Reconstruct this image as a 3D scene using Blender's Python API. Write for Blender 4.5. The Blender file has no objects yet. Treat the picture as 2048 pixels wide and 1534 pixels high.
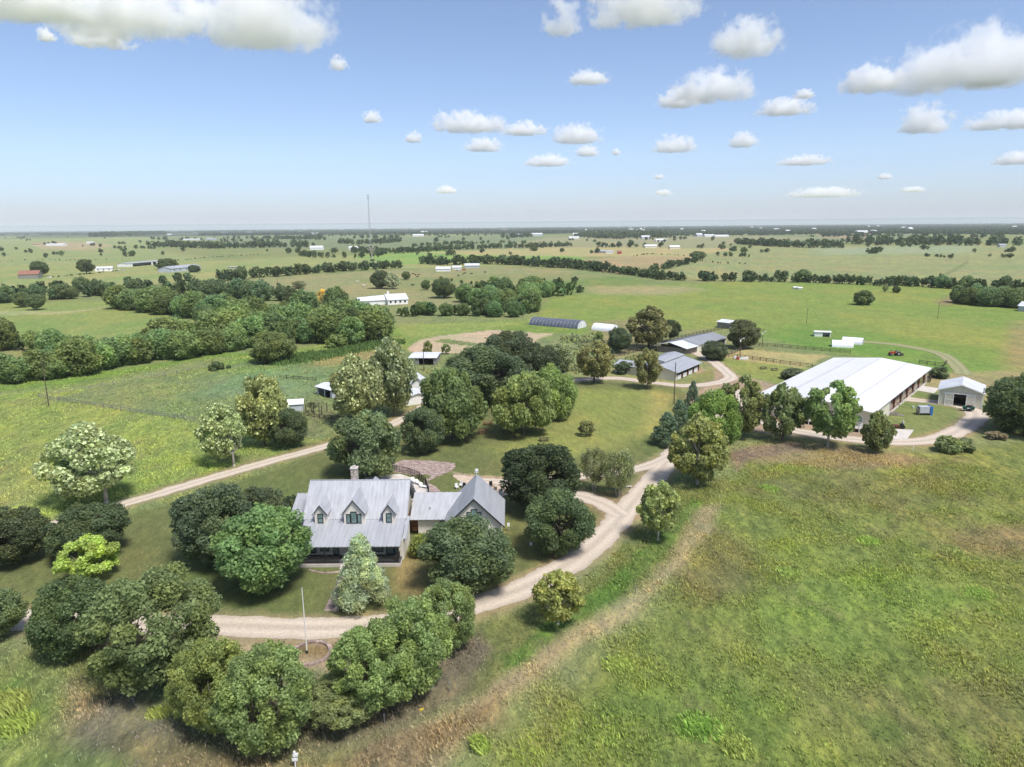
import bpy, math, random
import numpy as np
R_ = math.radians
sc = bpy.context.scene
COL = sc.collection
# ---------------------------------------------------------------- camera
FPX, HCAM, PITCH, ROLL = 1420.0, 48.0, R_(12.5), R_(0.5)
FW = np.array((0, math.cos(PITCH), -math.sin(PITCH)))
UP0 = np.array((0, math.sin(PITCH), math.cos(PITCH)))
RT0 = np.array((1.0, 0, 0))
RT = math.cos(ROLL) * RT0 - math.sin(ROLL) * UP0
UP = math.sin(ROLL) * RT0 + math.cos(ROLL) * UP0
cam_d = bpy.data.cameras.new('camera')
cam = bpy.data.objects.new('camera', cam_d)
COL.objects.link(cam)
from mathutils import Matrix, Vector
M4 = Matrix(((RT[0], UP[0], -FW[0], 0), (RT[1], UP[1], -FW[1], 0), (RT[2], UP[2], -FW[2], HCAM), (0, 0, 0, 1)))
cam.matrix_world = M4
cam_d.sensor_fit = 'HORIZONTAL'
cam_d.sensor_width = 36.0
cam_d.lens = 36.0 * FPX / 2048.0
cam_d.clip_start = 0.5
cam_d.clip_end = 900000
sc.camera = cam
# ---------------------------------------------------------------- light
SUN_EL, SUN_AZ = R_(60), R_(140)      # azimuth clockwise from +Y
w = bpy.data.worlds.new('World'); sc.world = w; w.use_nodes = True
nt = w.node_tree
bg = nt.nodes['Background']
sky = nt.nodes.new('ShaderNodeTexSky'); sky.sky_type = 'NISHITA'
sky.sun_disc = False; sky.sun_elevation = SUN_EL; sky.sun_rotation = SUN_AZ
sky.air_density = 0.6; sky.dust_density = 1.25; sky.ozone_density = 2.0; sky.altitude = 0
nt.links.new(sky.outputs[0], bg.inputs['Color'])
bg.inputs['Strength'].default_value = 0.108
sd = bpy.data.lights.new('sun', 'SUN'); sd.energy = 2.4; sd.angle = R_(14.0); sd.color = (1.0, 0.95, 0.88)
sun = bpy.data.objects.new('sun', sd); COL.objects.link(sun)
sdir = Vector((math.sin(SUN_AZ) * math.cos(SUN_EL), math.cos(SUN_AZ) * math.cos(SUN_EL), math.sin(SUN_EL)))
sun.rotation_euler = sdir.to_track_quat('Z', 'Y').to_euler()
sun.location = (0, 0, 300)
vs = sc.view_settings
vs.view_transform = 'Standard'; vs.look = 'None'; vs.gamma = 1; vs.exposure = 0.95
cy = sc.cycles
cy.max_bounces = 24; cy.diffuse_bounces = 4; cy.glossy_bounces = 2; cy.transmission_bounces = 4
cy.transparent_max_bounces = 8; cy.volume_bounces = 22
cy.volume_step_rate = 1.0

# ---------------------------------------------------------------- helpers
def G(x, y, z=0.0):
    """ground (or height z) point seen at photo pixel x, y"""
    d = FW + (x - 1024) / FPX * RT + (767 - y) / FPX * UP
    t = (z - HCAM) / d[2]
    return np.array((d[0] * t, d[1] * t, z))
def PXM(pt):
    q = np.array(pt) - np.array((0, 0, HCAM))
    return FPX / float(q @ FW)
def PROJ(pt):
    q = np.array(pt) - np.array((0, 0, HCAM)); k = float(q @ FW)
    return 1024 + FPX * float(q @ RT) / k, 767 - FPX * float(q @ UP) / k
def lin(r, g, b, k=1.0):
    f = lambda c: ((c / 255.0 + 0.055) / 1.055) ** 2.4 if c > 10 else c / 255.0 / 12.92
    return np.array((f(r), f(g), f(b))) * k
def tag(o, label=None, cat=None, group=None, kind=None):
    if label: o['label'] = label
    if cat: o['category'] = cat
    if group: o['group'] = group
    if kind: o['kind'] = kind
    return o
def empty(name, loc, rz=0.0, label=None, cat=None, group=None):
    o = bpy.data.objects.new(name, None); COL.objects.link(o)
    o.location = loc; o.rotation_euler = (0, 0, rz); o.empty_display_size = 0.3
    return tag(o, label, cat, group)
def link(name, me, parent=None, mat=None):
    o = bpy.data.objects.new(name, me); COL.objects.link(o)
    if parent: o.parent = parent
    if mat and not me.materials: me.materials.append(mat)
    return o
def npmesh(name, V, F, mat=None, tint=None, smooth=False):
    """V (n,3), F (m,k) uniform polygons, tint per vertex rgb"""
    me = bpy.data.meshes.new(name)
    V = np.asarray(V, np.float32); F = np.asarray(F, np.int32); k = F.shape[1]
    me.vertices.add(len(V)); me.vertices.foreach_set('co', V.ravel())
    me.loops.add(F.size); me.loops.foreach_set('vertex_index', F.ravel())
    me.polygons.add(len(F)); me.polygons.foreach_set('loop_start', np.arange(0, F.size, k, dtype=np.int32))
    me.polygons.foreach_set('loop_total', np.full(len(F), k, np.int32))
    if smooth: me.polygons.foreach_set('use_smooth', np.ones(len(F), bool))
    if tint is not None:
        a = me.color_attributes.new('tint', 'FLOAT_COLOR', 'POINT')
        c = np.ones((len(V), 4), np.float32); c[:, :3] = tint; a.data.foreach_set('color', c.ravel())
    me.update(calc_edges=True)
    if mat: me.materials.append(mat)
    return me
def hashn(ix, iy, s):
    h = (ix.astype(np.int64) * 374761393 + iy.astype(np.int64) * 668265263 + s * 1442695041) & 0xFFFFFFFF
    h = ((h ^ (h >> 13)) * 1274126177) & 0xFFFFFFFF
    return ((h ^ (h >> 16)) & 0xFFFF) / 65535.0
def vnoise(x, y, s=0):
    ix = np.floor(x); iy = np.floor(y); fx = x - ix; fy = y - iy
    fx = fx * fx * (3 - 2 * fx); fy = fy * fy * (3 - 2 * fy)
    a = hashn(ix, iy, s); b = hashn(ix + 1, iy, s); c = hashn(ix, iy + 1, s); d = hashn(ix + 1, iy + 1, s)
    return a + (b - a) * fx + (c - a) * fy + (a - b - c + d) * fx * fy
def fbm(x, y, o=4, s=0):
    v = 0; a = 0.5; t = 0
    for i in range(o):
        v = v + a * vnoise(x, y, s + i * 17); t += a; a *= 0.5
        x, y = (x * 1.62 + y * 1.18 + 3.1), (-x * 1.18 + y * 1.62 + 7.7)
    return v / t

class MB:
    """collects shapes into one mesh"""
    def __init__(s): s.v = []; s.f = []
    def add(s, vs, fs):
        n = len(s.v); s.v += [tuple(map(float, p)) for p in vs]; s.f += [tuple(i + n for i in f) for f in fs]; return s
    def box(s, x0, x1, y0, y1, z0, z1):
        return s.add([(x0,y0,z0),(x1,y0,z0),(x1,y1,z0),(x0,y1,z0),(x0,y0,z1),(x1,y0,z1),(x1,y1,z1),(x0,y1,z1)],
                     [(3,2,1,0),(4,5,6,7),(0,1,5,4),(1,2,6,5),(2,3,7,6),(3,0,4,7)])
    def prism(s, pts, axis, a0, a1):
        """polygon pts in the plane of the other two axes, extruded along axis"""
        n = len(pts)
        def m(p, a): return {'x': (a, p[0], p[1]), 'y': (p[0], a, p[1]), 'z': (p[0], p[1], a)}[axis]
        vs = [m(p, a0) for p in pts] + [m(p, a1) for p in pts]
        fs = [tuple(range(n - 1, -1, -1)), tuple(range(n, 2 * n))] + [(i, (i + 1) % n, n + (i + 1) % n, n + i) for i in range(n)]
        return s.add(vs, fs)
    def slab(s, a, b, c, d, th, ribs=0.0, rh=0.09, rw=0.09):
        """roof slab, a-b the eave, c-d the ridge side (a b c d round), ribs run from eave to ridge"""
        a, b, c, d = (np.array(p, float) for p in (a, b, c, d))
        n = np.cross(b - a, d - a); n /= np.linalg.norm(n)
        if n[2] < 0: n = -n
        vs = [a, b, c, d, a - n * th, b - n * th, c - n * th, d - n * th]
        s.add(vs, [(0,1,2,3),(7,6,5,4),(0,4,5,1),(1,5,6,2),(2,6,7,3),(3,7,4,0)])
        if ribs:
            L = np.linalg.norm(b - a); k = max(1, int(L / ribs)); e = (b - a) / L * rw * 0.5
            for i in range(k + 1):
                t = i / k; p = a + (b - a) * t; q = d + (c - d) * t
                if i == 0: p = p + e; q = q + e
                if i == k: p = p - e; q = q - e
                s.add([p - e, p + e, q + e, q - e, p - e + n * rh, p + e + n * rh, q + e + n * rh, q - e + n * rh],
                      [(4,5,6,7),(0,1,5,4),(1,2,6,5),(2,3,7,6),(3,0,4,7)])
        return s
    def tube(s, p, q, r0, r1=None, n=8, cap=True):
        r1 = r0 if r1 is None else r1
        p = np.array(p, float); q = np.array(q, float); d = q - p; L = np.linalg.norm(d); d /= max(L, 1e-9)
        u = np.cross(d, (0, 0, 1) if abs(d[2]) < 0.9 else (1, 0, 0)); u /= np.linalg.norm(u); w_ = np.cross(d, u)
        vs = []
        for c, r in ((p, r0), (q, r1)):
            for i in range(n):
                a = 2 * math.pi * i / n; vs.append(c + (u * math.cos(a) + w_ * math.sin(a)) * r)
        fs = [(i, (i + 1) % n, n + (i + 1) % n, n + i) for i in range(n)]
        if cap: fs += [tuple(range(n - 1, -1, -1)), tuple(range(n, 2 * n))]
        return s.add(vs, fs)
    def path(s, pts, rad, n=7):
        for i in range(len(pts) - 1): s.tube(pts[i], pts[i + 1], rad[i], rad[i + 1], n)
        return s
    def ball(s, c, rx, ry=None, rz=None, nu=12, nv=8):
        ry = rx if ry is None else ry; rz = rx if rz is None else rz
        vs = []; fs = []
        for j in range(nv + 1):
            th = math.pi * j / nv
            for i in range(nu):
                ph = 2 * math.pi * i / nu
                vs.append((c[0] + rx * math.sin(th) * math.cos(ph), c[1] + ry * math.sin(th) * math.sin(ph), c[2] + rz * math.cos(th)))
        for j in range(nv):
            for i in range(nu):
                a = j * nu + i; b = j * nu + (i + 1) % nu
                fs.append((a, a + nu, b + nu, b))
        return s.add(vs, fs)
    def mesh(s, name, mat=None, smooth=False, bevel=0):
        me = bpy.data.meshes.new(name); me.from_pydata(s.v, [], s.f); me.update()
        if smooth:
            for p in me.polygons: p.use_smooth = True
        if mat: me.materials.append(mat)
        return me
    def build(s, name, mat, parent=None, smooth=False):
        return link(name, s.mesh(name, mat, smooth), parent)

# ---------------------------------------------------------------- materials
def newmat(name):
    m = bpy.data.materials.new(name); m.use_nodes = True
    n = m.node_tree; b = n.nodes['Principled BSDF']; return m, n, b
def N(n, t, **kw):
    x = n.nodes.new(t)
    for k, v in kw.items(): setattr(x, k, v)
    return x
def noisemat(name, c0, c1, scale=1.0, rough=0.8, metal=0.0, bump=0.0, stretch=(1, 1, 1), detail=5, spec=0.3, c2=None, obj=True):
    m, n, b = newmat(name)
    tc = N(n, 'ShaderNodeTexCoord'); mp = N(n, 'ShaderNodeMapping'); mp.inputs['Scale'].default_value = stretch
    n.links.new(tc.outputs['Object'], mp.inputs['Vector'])
    no = N(n, 'ShaderNodeTexNoise'); no.inputs['Scale'].default_value = scale; no.inputs['Detail'].default_value = detail
    no.inputs['Roughness'].default_value = 0.65
    n.links.new(mp.outputs[0], no.inputs['Vector'])
    cr = N(n, 'ShaderNodeValToRGB'); e = cr.color_ramp.elements
    e[0].position = 0.35; e[1].position = 0.65
    e[0].color = (*c0, 1); e[1].color = (*c1, 1)
    if c2 is not None:
        x = e.new(0.5); x.color = (*c2, 1)
    n.links.new(no.outputs['Fac'], cr.inputs['Fac']); n.links.new(cr.outputs['Color'], b.inputs['Base Color'])
    b.inputs['Roughness'].default_value = rough; b.inputs['Metallic'].default_value = metal
    b.inputs['Specular IOR Level'].default_value = spec
    if bump:
        bp = N(n, 'ShaderNodeBump'); bp.inputs['Strength'].default_value = bump; bp.inputs['Distance'].default_value = 0.1
        n.links.new(no.outputs['Fac'], bp.inputs['Height']); n.links.new(bp.outputs[0], b.inputs['Normal'])
    return m
MT = {}
MT['roof_metal'] = noisemat('galvanised_roof', (0.36,0.375,0.40), (0.46,0.475,0.505), 0.6, 0.45, 0.2, stretch=(2.2, 0.22, 1), spec=0.4, detail=8)
MT['roof_white'] = noisemat('white_painted_roof', (0.62,0.625,0.63), (0.68,0.685,0.69), 0.25, 0.6, 0.0, stretch=(1, 0.2, 1), detail=8)
MT['roof_far'] = noisemat('pale_roof', (0.55,0.57,0.60), (0.68,0.70,0.72), 0.3, 0.5)
MT['roof_grey'] = noisemat('grey_roof', (0.30,0.32,0.34), (0.40,0.42,0.45), 0.3, 0.5)
MT['roof_rust'] = noisemat('rusty_roof', (0.22,0.10,0.07), (0.33,0.17,0.12), 0.6, 0.7)
MT['cream'] = noisemat('cream_siding', (0.60,0.57,0.46), (0.68,0.65,0.54), 0.6, 0.7)
MT['limestone'] = noisemat('pale_stucco', (0.66,0.62,0.55), (0.76,0.73,0.66), 1.6, 0.8)
MT['white'] = noisemat('white_paint', (0.72,0.72,0.70), (0.80,0.80,0.79), 1.0, 0.5)
MT['bluegrey'] = noisemat('grey_panel', (0.40,0.43,0.48), (0.50,0.53,0.57), 0.5, 0.6)
MT['dark'] = noisemat('black_metal', (0.015,0.015,0.018), (0.03,0.03,0.032), 3, 0.45)
MT['glass'] = noisemat('window_glass', (0.10,0.17,0.165), (0.22,0.32,0.31), 0.5, 0.10, 0.0, spec=0.9)  # teal reflection is painted into the pane colour
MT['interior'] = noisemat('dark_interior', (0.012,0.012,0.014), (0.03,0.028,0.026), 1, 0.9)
MT['greydark'] = noisemat('dark_decking', (0.05,0.05,0.055), (0.09,0.088,0.09), 2, 0.7)
MT['redsteel'] = noisemat('red_oxide_steel', (0.13,0.045,0.03), (0.19,0.07,0.05), 1.5, 0.6)
MT['wood'] = noisemat('weathered_wood', (0.14,0.12,0.10), (0.26,0.23,0.19), 2.0, 0.85, stretch=(3, 3, 0.4))
MT['rail'] = noisemat('dark_fence_wood', (0.05,0.04,0.033), (0.11,0.09,0.075), 2.0, 0.85)
MT['greywood'] = noisemat('grey_old_wood', (0.18,0.175,0.16), (0.30,0.29,0.27), 2.0, 0.9)
MT['redwood'] = noisemat('red_brown_wood', (0.22,0.10,0.05), (0.34,0.17,0.09), 2.0, 0.75)
MT['stone'] = noisemat('chimney_stone', (0.22,0.17,0.14), (0.62,0.56,0.50), 3.5, 0.9, bump=0.5)
MT['brick'] = noisemat('pink_brick', (0.17,0.125,0.11), (0.46,0.36,0.325), 1.1, 0.9, bump=0.5, detail=9)
MT['concrete'] = noisemat('pale_concrete', (0.48,0.44,0.40), (0.60,0.56,0.52), 0.7, 0.9)
MT['pool'] = noisemat('pool_water', (0.16,0.36,0.38), (0.20,0.42,0.44), 0.8, 0.08, spec=0.6)
MT['pole'] = noisemat('utility_pole_wood', (0.07,0.055,0.045), (0.14,0.11,0.09), 2, 0.9)
MT['steel'] = noisemat('grey_steel', (0.32,0.33,0.35), (0.48,0.49,0.50), 2, 0.45, 0.4)
MT['blue'] = noisemat('blue_paint', (0.02,0.12,0.42), (0.04,0.18,0.52), 2, 0.4)
MT['greenpaint'] = noisemat('dark_green_paint', (0.01,0.06,0.04), (0.02,0.09,0.06), 2, 0.5)
MT['red'] = noisemat('red_paint', (0.30,0.03,0.02), (0.42,0.06,0.04), 2, 0.45)
MT['rubber'] = noisemat('black_rubber', (0.012,0.012,0.012), (0.03,0.03,0.03), 4, 0.85)
MT['darktin'] = noisemat('dark_tin', (0.10,0.115,0.15), (0.16,0.18,0.22), 0.4, 0.45, 0.3, stretch=(3, 1, 1))
MT['plastic'] = noisemat('white_film', (0.70,0.72,0.74), (0.80,0.81,0.83), 0.8, 0.35)
MT['hide_black'] = noisemat('black_hide', (0.012,0.011,0.01), (0.03,0.027,0.024), 2, 0.8)
MT['hide_pale'] = noisemat('pale_hide', (0.55,0.50,0.42), (0.68,0.63,0.55), 2, 0.8)
MT['tan'] = noisemat('arena_sand', (0.46,0.36,0.27), (0.56,0.45,0.35), 0.6, 0.95)
MT['bark'] = noisemat('bark', (0.09,0.075,0.06), (0.20,0.17,0.14), 3, 0.95, stretch=(3, 3, 0.6))
MT['bark_pale'] = noisemat('pale_bark', (0.32,0.29,0.25), (0.52,0.49,0.44), 2, 0.9, stretch=(2, 2, 0.6))
MT['yellow'] = noisemat('yellow_paint', (0.6,0.45,0.03), (0.7,0.55,0.06), 2, 0.5)
# leaves: colour = object colour * vertex tint * a little random per tree
def leafmat(name, transl=0.5):
    m, n, b = newmat(name)
    oi = N(n, 'ShaderNodeObjectInfo'); at = N(n, 'ShaderNodeAttribute', attribute_name='tint')
    mx = N(n, 'ShaderNodeMix', data_type='RGBA', blend_type='MULTIPLY'); mx.inputs['Factor'].default_value = 1
    n.links.new(oi.outputs['Color'], mx.inputs['A']); n.links.new(at.outputs['Color'], mx.inputs['B'])
    hs = N(n, 'ShaderNodeHueSaturation')
    mr = N(n, 'ShaderNodeMapRange'); mr.inputs['To Min'].default_value = 0.475; mr.inputs['To Max'].default_value = 0.50
    n.links.new(oi.outputs['Random'], mr.inputs['Value']); n.links.new(mr.outputs[0], hs.inputs['Hue'])
    mv = N(n, 'ShaderNodeMapRange'); mv.inputs['To Min'].default_value = 2.75; mv.inputs['To Max'].default_value = 3.5
    n.links.new(oi.outputs['Random'], mv.inputs['Value']); n.links.new(mv.outputs[0], hs.inputs['Value'])
    n.links.new(mx.outputs['Result'], hs.inputs['Color']); hs.inputs['Saturation'].default_value = .86
    n.links.new(hs.outputs[0], b.inputs['Base Color'])
    b.inputs['Roughness'].default_value = 0.6; b.inputs['Specular IOR Level'].default_value = 0.25
    tr = N(n, 'ShaderNodeBsdfTranslucent'); n.links.new(hs.outputs[0], tr.inputs['Color'])
    ms = N(n, 'ShaderNodeMixShader'); ms.inputs[0].default_value = transl
    n.links.new(b.outputs[0], ms.inputs[1]); n.links.new(tr.outputs[0], ms.inputs[2])
    n.links.new(ms.outputs[0], n.nodes['Material Output'].inputs['Surface'])
    return m
MT['leaf'] = leafmat('foliage')
def tintmat(name):
    m, n, b = newmat(name)
    at = N(n, 'ShaderNodeAttribute', attribute_name='tint')
    n.links.new(at.outputs['Color'], b.inputs['Base Color']); b.inputs['Roughness'].default_value = 0.7
    b.inputs['Specular IOR Level'].default_value = 0.15
    tr = N(n, 'ShaderNodeBsdfTranslucent'); n.links.new(at.outputs['Color'], tr.inputs['Color'])
    ms = N(n, 'ShaderNodeMixShader'); ms.inputs[0].default_value = 0.25
    n.links.new(b.outputs[0], ms.inputs[1]); n.links.new(tr.outputs[0], ms.inputs[2])
    n.links.new(ms.outputs[0], n.nodes['Material Output'].inputs['Surface'])
    return m
MT['grass'] = tintmat('grass_blades')

# ---------------------------------------------------------------- ground
def groundmat():
    m, n, b = newmat('ground_cover'); L = n.links.new
    at = N(n, 'ShaderNodeAttribute', attribute_name='tint'); wl = N(n, 'ShaderNodeAttribute', attribute_name='wild')
    tc = N(n, 'ShaderNodeTexCoord')
    def noise(scale, det, stretch=(1, 1, 1), rot=0.0, rough=0.6):
        mp = N(n, 'ShaderNodeMapping'); mp.inputs['Scale'].default_value = stretch; mp.inputs['Rotation'].default_value = (0, 0, rot)
        L(tc.outputs['Object'], mp.inputs['Vector'])
        x = N(n, 'ShaderNodeTexNoise'); x.inputs['Scale'].default_value = scale; x.inputs['Detail'].default_value = det
        x.inputs['Roughness'].default_value = rough; L(mp.outputs[0], x.inputs['Vector']); return x.outputs['Fac']
    def ramp(fac, stops):
        r = N(n, 'ShaderNodeValToRGB'); e = r.color_ramp.elements
        e[0].position, e[0].color = stops[0][0], (*stops[0][1], 1); e[1].position, e[1].color = stops[-1][0], (*stops[-1][1], 1)
        for p, c in stops[1:-1]: x = e.new(p); x.color = (*c, 1)
        L(fac, r.inputs['Fac']); return r.outputs['Color']
    def mix(a, b_, f, mode='MULTIPLY'):
        x = N(n, 'ShaderNodeMix', data_type='RGBA', blend_type=mode)
        L(a, x.inputs['A']); L(b_, x.inputs['B'])
        if isinstance(f, float): x.inputs['Factor'].default_value = f
        else: L(f, x.inputs['Factor'])
        return x.outputs['Result']
    big = ramp(noise(0.018, 8, (1, .5, 1), .3, .7), [(0.36, (1.22, 1.04, 1.0)), (0.5, (1, 1, 1)), (0.64, (0.80, 0.97, 0.84))])
    med = ramp(noise(0.13, 9, (1, 0.6, 1), 0.6, 0.78), [(0.34, (0.66, 0.74, 0.74)), (0.5, (1, 1, 1)), (0.66, (1.32, 1.26, 1.05))])
    fine = ramp(noise(0.75, 9, (1, 0.4, 1), 0.7, 0.80), [(0.34, (0.46, 0.52, 0.50)), (0.5, (0.98, 0.98, 0.98)), (0.66, (1.62, 1.54, 1.36))])
    tiny = ramp(noise(3.2, 6, (1, 0.6, 1), 0.7, 0.85), [(0.34, (0.55, 0.58, 0.6)), (0.66, (1.5, 1.46, 1.36))])
    c = mix(at.outputs['Color'], big, 0.95)
    wf = N(n, 'ShaderNodeMath', operation='MULTIPLY_ADD'); L(wl.outputs['Fac'], wf.inputs[0]); wf.inputs[1].default_value = .55; wf.inputs[2].default_value = .40
    c = mix(c, med, wf.outputs[0])
    c = mix(c, fine, wf.outputs[0])
    c = mix(c, tiny, 0.75)
    # dry straw and bare patches where the growth is wild
    dry = ramp(noise(0.09, 7, (1, 0.6, 1), 0.5, 0.72), [(0.56, (0, 0, 0)), (0.70, (1, 1, 1))])
    dm = N(n, 'ShaderNodeMath', operation='MULTIPLY'); L(dry, dm.inputs[0]); L(wl.outputs['Fac'], dm.inputs[1])
    dm2 = N(n, 'ShaderNodeMath', operation='MULTIPLY'); L(dm.outputs[0], dm2.inputs[0]); dm2.inputs[1].default_value = 0.55
    st = N(n, 'ShaderNodeRGB'); st.outputs[0].default_value = (0.21, 0.17, 0.10, 1)
    c = mix(c, st.outputs[0], dm2.outputs[0], 'MIX')
    L(c, b.inputs['Base Color']); b.inputs['Roughness'].default_value = 0.95; b.inputs['Specular IOR Level'].default_value = 0.1
    bp = N(n, 'ShaderNodeBump'); bp.inputs['Distance'].default_value = 0.5
    L(noise(0.9, 7, (1, 0.6, 1), 0.6, 0.72), bp.inputs['Height']); L(wl.outputs['Fac'], bp.inputs['Strength'])
    L(bp.outputs[0], b.inputs['Normal'])
    return m

K = 0.71   # photo brightness -> albedo
def C(r, g, b): return lin(r, g, b, K)
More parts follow.
